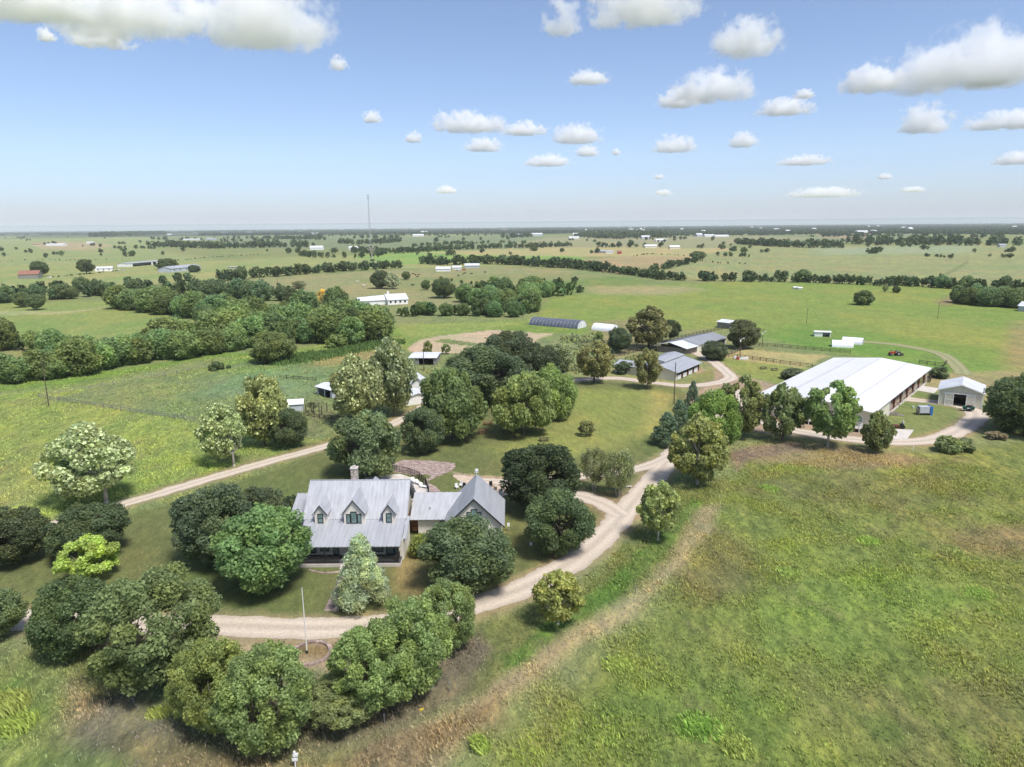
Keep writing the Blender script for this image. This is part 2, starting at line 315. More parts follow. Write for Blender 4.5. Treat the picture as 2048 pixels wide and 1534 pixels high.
# (pixel outline, colour, wild, feather m)
FIELDS = [
 # far country
 ([(-900,472.5),(3000,438.5),(3000,456),(1400,463),(1100,468),(700,470),(300,472),(-900,478)], C(86,102,84), .5, 60),
 ([(-700,474),(330,473),(700,474),(720,492),(300,496),(430,520),(440,556),(300,566),(-700,590)], C(152,164,108), .5, 30),
 ([(300,474),(1180,472),(1700,470),(1850,465),(1850,482),(1480,486),(1150,496),(700,500),(330,492)], C(132,146,108), .6, 60),
 ([(1100,474),(1480,472),(1660,476),(1480,486),(1420,500),(1180,500),(1000,492)], C(158,158,118), .5, 25),
 ([(60,488),(110,482),(200,487),(228,493),(160,500),(80,499)], C(178,164,128), .3, 15),
 ([(1630,467),(1740,468),(1740,479),(1640,478)], C(160,148,116), .3, 15),
 ([(-300,540),(440,522),(640,510),(820,512),(1010,512),(1150,512),(1150,530),(700,540),(440,560),(-300,600)], C(158,166,104), .5, 20),
 ([(700,512),(860,500),(1160,509),(1180,522),(1120,530),(960,520),(800,530)], C(138,172,84), .2, 8),
 ([(840,506),(1020,497),(1250,494),(1500,498),(1395,514),(1300,516),(1150,512),(1000,511)], C(182,172,118), .3, 8),
 ([(1160,520),(1270,512),(1392,513),(1350,528),(1262,548),(1200,545),(1185,528)], C(176,158,116), .25, 6),
 ([(1390,513),(1500,492),(3000,484),(3000,575),(1700,566),(1450,560),(1290,552),(1350,530)], C(156,162,112), .85, 10),
 ([(1620,496),(1960,490),(1930,506),(1640,510)], C(158,170,134), .6, 30),
 ([(440,562),(700,545),(960,532),(1150,542),(1240,552),(1160,566),(1090,600),(900,620),(800,610),(540,600)], C(156,156,108), .5, 8),
 ([(700,558),(1150,545),(1260,556),(1160,585),(1060,610),(900,600)], C(146,152,98), .5, 8),
 ([(1080,566),(1220,552),(1300,560),(1240,585),(1100,600)], C(124,148,82), .7, 10),
 ([(1345,637),(1420,619),(1500,597),(1540,589),(1542,591),(1503,600),(1424,623),(1352,641)], C(92,118,58), .6, 1.2),
 ([(1848,562),(1900,542),(1936,522),(1938,523),(1904,544),(1856,563)], C(112,126,82), .6, 2),
 # left meadow between belts
 ([(-400,612),(60,606),(240,600),(360,630),(380,645),(300,672),(150,676),(-400,700)], C(142,160,86), .4, 5),
 ([(-400,622),(120,622),(250,612),(120,628),(-400,640)], C(168,172,118), .4, 3),
 # big right meadow
 ([(1060,640),(1100,600),(1240,572),(1500,563),(2048,576),(3000,610),(3000,760),(2048,752),(1900,745),(1640,700),(1470,655),(1300,660),(1180,650)], C(140,158,74), .55, 5),
 ([(1170,572),(1380,572),(1420,580),(1330,590),(1180,588)], C(168,162,112), .5, 14),
 ([(1640,700),(1500,672),(1620,650),(1800,672),(2030,700),(2000,745),(1900,745)], C(122,154,66), .5, 10),
 ([(2020,640),(3000,640),(3000,800),(2010,760)], C(158,150,96), .5, 5),
 ([(2048,612),(1915,606),(1890,612),(1870,605),(1900,590),(2048,590)], C(150,138,100), .4, 5),
 ([(780,650),(1060,640),(1180,655),(1180,672),(1050,665),(960,660),(800,690),(600,712),(400,718),(300,740),(200,760),(0,785),(-500,830),(-500,760),(0,760),(240,738),(420,708),(600,700)], C(126,154,66), .6, 4),
 ([(780,650),(1060,642),(1000,655),(820,680)], C(150,164,84), .6, 4),
 # left weeds field
 ([(-700,800),(0,790),(300,750),(560,700),(800,672),(830,700),(820,800),(700,870),(400,950),(200,1010),(60,1050),(-700,1160)], C(146,164,82), .95, 2),
 # inner paddock
 ([(88,797),(250,765),(420,735),(560,716),(700,700),(830,700),(840,760),(740,860),(640,880),(500,860),(370,838),(200,812)], C(132,150,96), .9, 1.5),
 ([(480,745),(620,735),(660,760),(600,800),(470,800),(380,790)], C(128,152,106), .7, 6),
 ([(660,706),(760,700),(800,708),(700,726),(600,736)], C(160,152,96), .6, 4),
 ([(-300,930),(30,920),(110,960),(80,1010),(-300,1050)], C(150,158,92), .9, 4),
 # verge beside the back lane
 ([(60,1062),(250,1000),(450,935),(640,880),(680,868),(700,882),(450,955),(220,1022)], C(140,140,84), .6, 1.5),
 # arenas of sand
 ([(845,678),(880,672),(985,660),(1108,668),(1066,688),(1000,700),(905,706),(820,702),(812,697)], C(206,180,152), .12, 0.7),
 ([(872,680),(895,677),(925,681),(965,690),(958,695),(915,688),(880,684)], C(132,142,92), .8, .5),
 # scrub right of the arenas
 ([(1060,690),(1120,668),(1190,668),(1300,690),(1340,700),(1250,735),(1160,745),(1120,740),(1140,700)], C(140,152,100), .8, 2),
 ([(1160,718),(1330,690),(1400,680),(1420,690),(1320,706),(1240,720)], C(156,152,104), .5, 2),
 # arena paddock and lawns at the barns
 ([(1440,712),(1480,700),(1655,712),(1600,740),(1520,735)], C(184,172,114), .35, 1.0),
 ([(1395,712),(1440,714),(1650,742),(1560,770),(1480,762)], C(142,156,78), .45, 1.0),
 ([(1840,750),(1900,745),(2000,740),(2048,745),(2048,830),(1970,800),(1840,780)], C(168,156,108), .6, 2),
 ([(1770,760),(1850,790),(1960,815),(1900,870),(1790,884),(1760,840)], C(132,144,82), .3, 1),
 # lawn
 ([(300,1020),(700,885),(850,800),(1150,762),(1345,772),(1390,800),(1330,900),(1250,1000),(1150,1110),(900,1210),(640,1240),(-60,1232),(-60,1090)], C(118,125,74), .3, 1.5),
 ([(1150,775),(1340,780),(1330,850),(1240,905),(1050,930),(980,900),(1100,850)], C(146,152,78), .25, 5),
 ([(1300,780),(1345,790),(1330,860),(1280,880)], C(166,160,86), .2, 2.5),
 # foreground field of mixed growth
 ([(980,1560),(1240,1300),(1400,1120),(1450,960),(1500,900),(1900,905),(2100,880),(3200,900),(3200,2600),(900,2600)], C(136,148,74), 1.0, 3),
 ([(1470,895),(1560,880),(1640,890),(1800,905),(1880,925),(1700,945),(1560,925),(1480,920)], C(158,146,108), .8, 2.5),
 ([(1500,940),(1900,950),(1960,1010),(1700,1010),(1520,980)], C(132,138,78), .9, 3),
 ([(1240,1060),(1420,1040),(1500,1090),(1500,1170),(1400,1200),(1340,1160)], C(136,136,82), .9, 3),
 ([(1880,1060),(2120,1040),(2120,1130),(1900,1100)], C(148,140,92), .9, 3),
 ([(1100,1420),(1400,1330),(1600,1400),(1500,1540),(1000,1540)], C(124,146,68), .95, 5),
 ([(1500,1200),(1760,1130),(1960,1200),(1800,1330),(1550,1300)], C(132,154,70), .95, 5),
 # between drive and track
 ([(960,1250),(1160,1180),(1270,1060),(1320,980),(1440,960),(1420,1010),(1310,1150),(1100,1290),(960,1400),(860,1400)], C(122,132,74), .7, 1.5),
 ([(1110,1290),(1250,1180),(1340,1090),(1400,1000),(1380,990),(1320,1060),(1240,1140),(1120,1240),(1010,1310),(1010,1350)], C(102,136,58), 1.0, 0.8),
 # mown, dry track beside the field
 ([(700,1600),(760,1490),(960,1390),(1100,1300),(1230,1215),(1300,1160),(1352,1090),(1400,1010),(1440,1005),(1420,1050),(1345,1150),(1270,1235),(1120,1330),(960,1440),(860,1600)], C(172,160,122), .62, 1.4),
 # bottom left
 ([(-400,1310),(100,1300),(280,1390),(420,1470),(520,1520),(700,1560),(560,2400),(-1200,2400)], C(130,142,86), 1.0, 2),
 ([(150,1370),(300,1400),(400,1480),(350,1540),(120,1480)], C(142,130,112), .9, 2),
 ([(-200,1320),(30,1330),(80,1420),(20,1480),(-300,1480)], C(126,148,74), 1.0, 2),
 ([(250,1480),(600,1510),(900,1440),(1000,1380),(1000,1440),(820,1560),(300,1600)], C(146,130,98), .9, 2),
 ([(60,1270),(260,1285),(290,1330),(80,1310)], C(140,118,88), .7, 1.5),
 # mulch under the row of trees, with the shade there painted in as brown
 ([(420,1500),(600,1512),(800,1460),(930,1390),(985,1300),(960,1262),(900,1280),(700,1330),(420,1420)], C(130,122,98), .7, 1.5),
 ([(850,1380),(960,1330),(985,1290),(940,1262),(860,1310),(780,1400)], C(122,114,98), .6, 1.0),
 ([(1455,905),(1500,890),(1600,885),(1610,900),(1500,915),(1470,940)], C(148,130,112), .6, 1.5),
 # turning area by the flag pole
 ([(430,1250),(720,1250),(735,1290),(690,1345),(560,1330),(430,1305)], C(186,160,132), .35, 1.0),
 ([(520,1290),(680,1285),(700,1310),(560,1320)], C(158,130,92), .5, 1.2),
 ([(120,1262),(430,1268),(430,1300),(120,1290)], C(170,150,122), .35, 1.0),
 # worn ground round the houses and barns
 ([(800,1100),(850,1110),(850,1190),(800,1180)], C(150,138,88), .5, 1.5),
 ([(1190,985),(1320,960),(1290,1000),(1240,1050),(1190,1010)], C(134,124,82), .5, 1.2),
 ([(1395,735),(1470,750),(1530,762),(1560,772),(1520,800),(1440,870),(1400,860),(1370,790),(1400,775)], C(178,156,132), .25, 1.5),
 ([(1352,768),(1400,746),(1420,738),(1436,748),(1434,762),(1400,770)], C(140,146,84), .3, .8),
 ([(1480,800),(1530,800),(1620,850),(1780,872),(1790,890),(1640,880),(1500,862)], C(178,158,136), .25, 1.0),
 ([(900,945),(1000,955),(1010,975),(940,975)], C(186,166,142), .3, 0.6),
 ([(1180,640),(1300,640),(1350,655),(1340,700),(1230,710)], C(150,146,100), .6, 2),
]
# ground falls outside roads get tan shoulders
def cat(pts, n=8, z=0.0):
    """smooth world polyline through photo pixels"""
    P = [G(*p) for p in pts]; P = [2 * P[0] - P[1]] + P + [2 * P[-1] - P[-2]]; out = []
    for i in range(1, len(P) - 2):
        for t in np.linspace(0, 1, n, endpoint=False):
            a, b, c, d = P[i-1], P[i], P[i+1], P[i+2]
            out.append(0.5 * ((2*b) + (c-a)*t + (2*a-5*b+4*c-d)*t*t + (3*b-a-3*c+d)*t**3))
    out.append(P[-2]); return np.array(out)
ROADS = [
 ('gravel_drive', 'pale gravel drive curving in front of the farmhouse', [(-260,1232),(-80,1234),(60,1240),(200,1245),(360,1250),(480,1252),(600,1256),(700,1253),(800,1243),(900,1223),(1000,1194),(1090,1155),(1170,1105),(1230,1048),(1275,995),(1315,948),(1348,905),(1380,868),(1420,835),(1460,808),(1492,780)], 4.6, 0),
 ('gravel_lane', 'narrow pale lane behind the farmhouse', [(-200,1140),(-20,1085),(100,1052),(215,1018),(330,984),(450,948),(560,917),(660,890),(750,862),(820,830),(850,812)], 3.6, 0),
 ('gravel_track', 'pale track past the stable', [(1140,762),(1190,757),(1240,757),(1300,764),(1360,771),(1420,768),(1460,757),(1452,744),(1432,727),(1410,714),(1392,706),(1375,698),(1350,694)], 4.2, 0),
 ('gravel_loop', 'gravel loop round the white arena barn', [(1492,792),(1500,815),(1520,838),(1580,858),(1650,872),(1720,880),(1800,884),(1860,880),(1910,865),(1945,842),(1950,825),(1920,812),(1870,804),(1820,799),(1780,795)], 5.0, 0),
 ('gravel_spur', 'gravel spur to the back patio', [(1338,912),(1300,930),(1250,943),(1180,951),(1100,958),(1020,962),(960,962)], 3.0, 0),
 ('garage_drive', 'worn gravel drive to the garage', [(1245,1032),(1215,1012),(1175,996),(1120,985),(1060,980)], 4.0, 0),
 ('field_track', 'mown track across the meadow', [(1700,682),(1780,688),(1850,700),(1890,712),(1920,738),(1925,750)], 5.0, 1),
 ('country_road', 'pale road on the far rise', [(1100,478),(1200,478),(1290,481),(1340,481),(1400,474),(1440,471)], 6.0, 2),
 ('farm_road', 'pale farm road in the pasture', [(560,573),(620,572),(680,578),(740,582)], 3.0, 1),
]
roadpaths = [(r, cat(r[2])) for r in ROADS]

def build_ground():
    inner = np.concatenate([[0.0, 15, 25, 35, 42], []])
    ds = [46.0]
    while ds[-1] < 29000:
        d = ds[-1]; ds.append(d + min(max(0.12, d * d / 34000 * 1.15), 900))
    ds = np.concatenate([inner[1:], ds])
    az = np.concatenate([np.linspace(-180, -52, 60, endpoint=False), np.linspace(-52, 52, 1000), np.linspace(52, 180, 60, endpoint=False)[1:]])
    az = np.radians(az); na = len(az); nd = len(ds)
    X = (ds[:, None] * np.sin(az)[None]).ravel(); Y = (ds[:, None] * np.cos(az)[None]).ravel()
    D = np.repeat(ds, na)
    # warp for natural outlines
    wx = X + (fbm(X / (0.03 * D + 4), Y / (0.03 * D + 4), 3, 5) - .5) * (0.012 * D + 1.2)
    wy = Y + (fbm(X / (0.03 * D + 4), Y / (0.03 * D + 4), 3, 91) - .5) * (0.02 * D + 1.2)
    col = np.tile(C(140, 150, 96), (len(X), 1)); wild = np.full(len(X), 0.6)
    for poly, c, wl, fe in FIELDS:
        P = np.array([G(*p)[:2] for p in poly])
        lo = P.min(0) - fe * 2; hi = P.max(0) + fe * 2
        idx = np.nonzero((wx > lo[0]) & (wx < hi[0]) & (wy > lo[1]) & (wy < hi[1]))[0]
        if not len(idx): continue
        x = wx[idx]; y = wy[idx]; ins = np.zeros(len(idx), bool); dist = np.full(len(idx), 1e12)
        for i in range(len(P)):
            a = P[i]; b = P[(i + 1) % len(P)]
            cond = ((a[1] > y) != (b[1] > y))
            xi = (b[0] - a[0]) * (y - a[1]) / (b[1] - a[1] + 1e-12) + a[0]
            ins ^= cond & (x < xi)
            ab = b - a; t = np.clip(((x - a[0]) * ab[0] + (y - a[1]) * ab[1]) / (ab @ ab + 1e-9), 0, 1)
            dist = np.minimum(dist, (x - a[0] - t * ab[0]) ** 2 + (y - a[1] - t * ab[1]) ** 2)
        sdv = np.sqrt(dist) * np.where(ins, 1, -1)
        k = np.clip(sdv / fe * 0.5 + 0.5, 0, 1); k = k * k * (3 - 2 * k)
        col[idx] = col[idx] * (1 - k[:, None]) + c * k[:, None]; wild[idx] = wild[idx] * (1 - k) + wl * k
    # shoulders of the gravel
    sh = C(172, 150, 118)
    for r, P in roadpaths:
        if r[4] == 2: continue
        wd = r[3] * 0.5; lo = P.min(0)[:2] - 6; hi = P.max(0)[:2] + 6
        idx = np.nonzero((X > lo[0]) & (X < hi[0]) & (Y > lo[1]) & (Y < hi[1]))[0]
        x = X[idx]; y = Y[idx]; dist = np.full(len(idx), 1e12)
        for i in range(len(P) - 1):
            a = P[i, :2]; ab = P[i + 1, :2] - a; t = np.clip(((x - a[0]) * ab[0] + (y - a[1]) * ab[1]) / (ab @ ab + 1e-9), 0, 1)
            dist = np.minimum(dist, (x - a[0] - t * ab[0]) ** 2 + (y - a[1] - t * ab[1]) ** 2)
        dd = np.sqrt(dist) - wd
        nz = fbm(x / 2.2, y / 2.2, 4, 33)
        k = np.clip(1 - dd / (0.6 + 2.4 * nz), 0, 1) * (0.75 if r[4] == 0 else 0.0)
        col[idx] = col[idx] * (1 - k[:, None]) + sh * k[:, None]
        wild[idx] *= np.clip(dd / 2.0, 0, 1)
    Z = np.zeros(len(X))
    amp = np.clip((wild - 0.45) * 2, 0, 1) * np.clip((600 - D) / 300, 0, 1)
    Z += amp * (fbm(X / 2.6, Y / 3.6, 4, 7) - 0.5) * 0.9 * (D > 44)
    Z -= 0.004
    # colour variety of the weeds
    n1 = fbm(X / 9, Y / 14, 4, 201); n2 = fbm(X / 3.0, Y / 5.0, 3, 301); n3 = fbm(X / 22, Y / 30, 3, 401)
    wv = np.clip(wild - 0.4, 0, 1)[:, None] * 1.3
    yel = np.clip((n1 - 0.55) * 6, 0, 1)[:, None] * wv; brn = np.clip((n2 * .5 + n3 * .5 - 0.56) * 9, 0, 1)[:, None] * wv
    drk = np.clip((0.45 - n2) * 5, 0, 1)[:, None] * wv
    col = col * (1 + yel * np.array((0.18, 0.16, -0.1)))
    col = col * (1 - 0.3 * brn) + 0.3 * brn * np.array((0.17, 0.125, 0.075))
    col = col * (1 - drk * np.array((0.16, 0.08, 0.15)))
    lum = (col @ np.array((.3, .6, .1)))[:, None]; col = col * .87 + lum * np.array((1.04, 1.0, .92)) * .13
    ring = np.arange(na)
    a = (np.arange(nd - 1)[:, None] * na + ring[None]).ravel(); b = (np.arange(nd - 1)[:, None] * na + (ring[None] + 1) % na).ravel()
    F = np.stack([a, b, b + na, a + na], 1)
    F = F[:, ::-1]
    V = np.stack([X, Y, Z], 1)
    me = npmesh('ground', V, F, groundmat(), col, True)
    at = me.attributes.new('wild', 'FLOAT', 'POINT'); at.data.foreach_set('value', wild.astype(np.float32))
    o = link('ground', me); tag(o, kind='structure')
    # hub disc under the camera
    MBh = MB(); n = na; MBh.add([(15 * math.sin(t), 15 * math.cos(t), -0.004) for t in az[::10]], [tuple(range(len(az[::10])))[::-1]])
    return X, Y, Z, col, wild, D, az, ds, na
GX, GY, GZ, GCOL, GWILD, GD, GAZ, GDS, GNA = build_ground()
def gsample(x, y):
    """colour, wildness and height of the ground at world points"""
    d = np.hypot(x, y); a = np.arctan2(x, y)
    i = np.clip(np.searchsorted(GDS, d), 0, len(GDS) - 1); j = np.clip(np.searchsorted(GAZ, a), 0, GNA - 1)
    k = i * GNA + j
    return GCOL[k], GWILD[k], GZ[k]

# ---------------------------------------------------------------- roads
def gravelmat(name, c0, c1):
    m, n, b = newmat(name); L = n.links.new
    at = N(n, 'ShaderNodeAttribute', attribute_name='tint')
    tc = N(n, 'ShaderNodeTexCoord'); no = N(n, 'ShaderNodeTexNoise'); no.inputs['Scale'].default_value = 2.5; no.inputs['Detail'].default_value = 7; no.inputs['Roughness'].default_value = .75
    L(tc.outputs['Object'], no.inputs['Vector'])
    cr = N(n, 'ShaderNodeValToRGB'); e = cr.color_ramp.elements; e[0].position = .3; e[1].position = .7; e[0].color = (*c0, 1); e[1].color = (*c1, 1)
    L(no.outputs['Fac'], cr.inputs['Fac'])
    mx = N(n, 'ShaderNodeMix', data_type='RGBA', blend_type='MULTIPLY'); mx.inputs['Factor'].default_value = 1
    L(cr.outputs[0], mx.inputs['A']); L(at.outputs['Color'], mx.inputs['B'])
    L(mx.outputs['Result'], b.inputs['Base Color']); b.inputs['Roughness'].default_value = .95; b.inputs['Specular IOR Level'].default_value = .1
    return m
MT['gravel'] = gravelmat('gravel', (0.41,0.345,0.275), (0.60,0.525,0.435))
MT['track'] = gravelmat('mown_track', (0.22,0.23,0.11), (0.32,0.31,0.17))
def build_road(name, P, wd, kind, lift):
    # resample
    seg = np.linalg.norm(np.diff(P[:, :2], axis=0), axis=1); s = np.concatenate([[0], np.cumsum(seg)])
    step = 0.5 if kind < 2 else 6; n = max(4, int(s[-1] / step)); t = np.linspace(0, s[-1], n)
    x = np.interp(t, s, P[:, 0]); y = np.interp(t, s, P[:, 1])
    tx = np.gradient(x); ty = np.gradient(y); l = np.hypot(tx, ty); nx = -ty / l; ny = tx / l
    prof = np.array([-.5, -.46, -.38, -.28, -.18, -.08, 0, .08, .18, .28, .38, .46, .5])
    # wheel tracks paler, middle and edges darker (packed and loose gravel)
    tone = np.array([.80, .88, .96, 1.08, 1.06, .92, .86, .92, 1.06, 1.08, .96, .88, .80])
    V = []; T = []
    for j, (p, c) in enumerate(zip(prof, tone)):
        jit = 0
        if abs(p) > .3: jit = (fbm(t / 1.6 + (50 if p > 0 else 0), t * 0 + 9.3, 4, 77) - .5) * (1.3 if kind < 2 else 2) * (abs(p) / .5) ** 2
        px = x + nx * (p * wd + jit * np.sign(p)); py = y + ny * (p * wd + jit * np.sign(p))
        _, _, gz = gsample(px, py)
        V.append(np.stack([px, py, np.maximum(gz, 0) * (abs(p) < 2) * 0 + lift + 0.03 * (1 - (2 * p) ** 2)], 1))
        cc = c * (0.94 + 0.12 * fbm(t / 5 + j * 3.7, t * 0 + j, 3, 12)); T.append(np.stack([cc, cc, cc], 1))
    V = np.stack(V, 1); T = np.stack(T, 1); k = len(prof)
    i = np.arange(n - 1)[:, None] * k + np.arange(k - 1)[None]; i = i.ravel()
    F = np.stack([i, i + 1, i + 1 + k, i + k], 1)
    me = npmesh(name, V.reshape(-1, 3), F, MT['gravel' if kind != 1 else 'track'], T.reshape(-1, 3), True)
    return link(name, me)
for ri, (r, P) in enumerate(roadpaths):
    o = build_road(r[0], P, r[3], r[4], 0.02 + 0.004 * ri + (0.25 if r[4] == 2 else 0) + (0.03 if r[4] == 1 else 0)); tag(o, r[1], kind='structure')
def patch(name, pts, mat, z, kind='structure', label=None, th=0.1, jag=0.0):
    P = [G(*p) for p in pts]; m = MB()
    if jag:
        Q = []
        rr = random.Random(5)
        for i in range(len(P)):
            a, b = P[i], P[(i + 1) % len(P)]; n = max(1, int(np.linalg.norm(b - a) / 1.0))
            for k in range(n):
                q = a + (b - a) * k / n; Q.append(q + np.array((rr.uniform(-jag, jag), rr.uniform(-jag, jag), 0)))
        P = Q
    area = sum(P[i][0] * P[(i+1) % len(P)][1] - P[(i+1) % len(P)][0] * P[i][1] for i in range(len(P)))
    if area < 0: P = P[::-1]
    m.prism([(p[0], p[1]) for p in P], 'z', z - th, z)
    o = m.build(name, mat); tag(o, label, kind=kind); return o
PATCHES = [
 ('stone_patio', 'pink flagstone terrace on the lawn behind the farmhouse', [(766,944),(784,928),(806,920),(860,921),(910,927),(911,934),(895,945),(878,953),(866,958),(852,963),(846,962),(862,952),(850,949),(830,951),(800,946)], 'brick', .05, .15),
 ('garden_path', 'curved pale path from the terrace to the pool gate', [(846,962),(852,963),(872,974),(884,986),(862,990),(850,975)], 'brick', .055, .05),
 ('brick_walk', 'pink brick walk from the drive to the porch', [(648,1222),(676,1224),(692,1185),(704,1150),(682,1150),(664,1186)], 'brick', .06, .0),
 ('concrete_apron', 'pale concrete apron between arena barn and cream shed', [(1822,779),(1840,771),(1878,777),(1868,787)], 'concrete', .07, 0),
 ('concrete_pad', 'pale concrete pad beside the arena barn deck', [(1776,858),(1828,860),(1813,880),(1770,877)], 'concrete', .08, 0),
 ('gravel_patio', 'sandy patio behind the garage gable', [(905,950),(960,955),(1010,962),(1030,985),(1000,995),(975,975),(930,972)], 'tan', .035, .2),
 ('pool_terrace', 'pale paving round the swimming pool', [(730,955),(800,948),(830,958),(852,975),(855,1000),(740,1000)], 'concrete', .05, 0),
]
for nm, lb, pts, mt, z, jag in PATCHES: patch(nm, pts, MT[mt], z, label=lb, jag=jag)

# ---------------------------------------------------------------- foliage
def crown_arrays(seed, lobes, cards, size, shape='round', lr=(.28, .42), core=.12, pale=0.0, up=.15, var=.25, hang=0, aspect=.62):
    r = np.random.RandomState(seed)
    cs = []; tries = 0
    while len(cs) < lobes and tries < 5000:
        tries += 1
        rad = r.uniform(*lr)
        if shape == 'cone':
            z = r.uniform(-1, .92); env = 0.95 * (1 - (z + 1) / 2) ** .75 + .05
            rad *= (0.45 + 0.75 * env); a = r.uniform(0, 6.283); q = max(env - rad * .75, 0) * math.sqrt(r.uniform(.35, 1))
            c = np.array((q * math.cos(a), q * math.sin(a), z * .95))
        else:
            c = r.normal(size=3); c /= np.linalg.norm(c); c *= (1 - rad) * r.uniform(.55, 1) ** .5
            if shape == 'oval' : c[2] = c[2] * 1.0; c[:2] *= (1.0 - .35 * max(c[2], 0)) 
            if shape == 'umbrella':
                if c[2] < -.35: c[2] *= .4
            if shape == 'vase': c[:2] *= (.75 + .3 * (c[2] + 1) / 2)
        cs.append((*c, rad))
    cs = np.array(cs)
    if shape == 'cone':
        pass
    w_ = cs[:, 3] ** 2; li = r.choice(len(cs), int(cards * 1.6), p=w_ / w_.sum())
    d = r.normal(size=(len(li), 3)); d[:, 2] += up; d /= np.linalg.norm(d, axis=1)[:, None]
    rr = cs[li, 3] * (1.06 - .42 * r.rand(len(li)) ** 1.3) + r.normal(size=len(li)) * .012
    ph = d * 9 + li[:, None] * 1.7
    rr *= 1 + .16 * np.sin(ph[:, 0] + 2 * np.sin(ph[:, 1])) * np.sin(ph[:, 2] * 1.3 + ph[:, 1])
    inn = r.rand(len(li)) < core; rr[inn] *= r.rand(inn.sum()) ** .4
    p = cs[li, :3] + d * rr[:, None]
    # keep what is not deep inside another lobe
    depth = np.zeros(len(p))
    for c in cs: depth = np.maximum(depth, 1 - np.linalg.norm(p - c[:3], axis=1) / c[3])
    keep = (depth < .33) | (r.rand(len(p)) < core * 1.2)
    p = p[keep][:cards]; d = d[keep][:cards]; li = li[keep][:cards]; n = len(p)
    nrm = d + r.normal(size=(n, 3)) * .75; nrm /= np.linalg.norm(nrm, axis=1)[:, None]
    t = np.cross(nrm, r.normal(size=(n, 3))); t /= np.linalg.norm(t, axis=1)[:, None]
    if hang: t[:, 2] -= hang; t /= np.linalg.norm(t, axis=1)[:, None]
    b = np.cross(nrm, t); s = size * r.uniform(.55, 1.35, n)[:, None]
    V = np.stack([p - t * s, p - b * s * aspect, p + t * s, p + b * s * aspect], 1)
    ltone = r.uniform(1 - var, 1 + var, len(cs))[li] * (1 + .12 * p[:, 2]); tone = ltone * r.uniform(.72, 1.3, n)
    yel = (r.rand(len(cs)) < .35)[li]
    T = np.stack([tone * np.where(yel, 1.14, 1), tone * np.where(yel, 1.07, 1), tone * np.where(yel, .85, 1)], 1)
    if pale:
        k = r.rand(n) < pale; T[k] = np.array((2.9, 2.8, 3.3)) * r.uniform(.6, 1.1, (k.sum(), 1))
    V = V.reshape(-1, 3); T = np.repeat(T, 4, 0)
    lo = np.percentile(V, .4, 0); hi = np.percentile(V, 99.6, 0)
    V = V - (lo + hi) / 2
    V[:, 2] /= (hi[2] - lo[2]) / 2; V[:, :2] /= np.percentile(np.hypot(V[:, 0], V[:, 1]), 99.6)
    return V, T
def quads(n): return np.arange(n * 4).reshape(-1, 4)
def crown_mesh(name, **k):
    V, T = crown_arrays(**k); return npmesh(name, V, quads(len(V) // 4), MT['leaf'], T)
KINDS = {}
def kind(nm, n, **k):
    KINDS[nm] = [crown_mesh(nm + '_crown', seed=hash_(nm) + i, **k) for i in range(n)]
def hash_(s): return sum(ord(c) * (i + 3) for i, c in enumerate(s)) % 9973
kind('oak', 3, lobes=90, cards=28000, size=.034, shape='round', lr=(.13, .25), core=.16, var=.14)
kind('broad', 3, lobes=70, cards=22000, size=.039, shape='round', lr=(.14, .28), core=.16, var=.18)
kind('row', 4, lobes=130, cards=32000, size=.030, shape='round', lr=(.10, .19), core=.30, var=.18)
kind('pecan', 2, lobes=60, cards=17000, size=.042, shape='umbrella', lr=(.14, .26), core=.06, var=.25)
kind('sycamore', 3, lobes=95, cards=7000, size=.055, shape='oval', lr=(.09, .19), core=.22, var=.2, aspect=.8)
kind('poplar', 3, lobes=80, cards=11000, size=.046, shape='oval', lr=(.12, .24), core=.14, pale=.20, var=.2, aspect=.8)
kind('silver', 2, lobes=80, cards=12000, size=.042, shape='oval', lr=(.11, .21), core=.14, pale=.42, var=.2, aspect=.8)
kind('conifer', 2, lobes=90, cards=9000, size=.060, shape='cone', lr=(.13, .24), core=.12, up=.3, var=.22, aspect=.35)
kind('cedar', 1, lobes=130, cards=15000, size=.048, shape='cone', lr=(.12, .24), core=.12, up=.5, var=.3, aspect=.35)
kind('lime', 1, lobes=46, cards=5200, size=.062, shape='umbrella', lr=(.12, .22), core=.06, var=.3)
kind('myrtle', 2, lobes=44, cards=6500, size=.040, shape='vase', lr=(.14, .26), core=.25, var=.15)
kind('shrub', 2, lobes=22, cards=1800, size=.11, shape='round', lr=(.25, .42), core=.1, var=.25)
kind('midtree', 5, lobes=40, cards=4200, size=.080, shape='round', lr=(.20, .36), core=.1, var=.2)
kind('fartree', 4, lobes=14, cards=700, size=.19, shape='round', lr=(.28, .44), core=.1, var=.15)
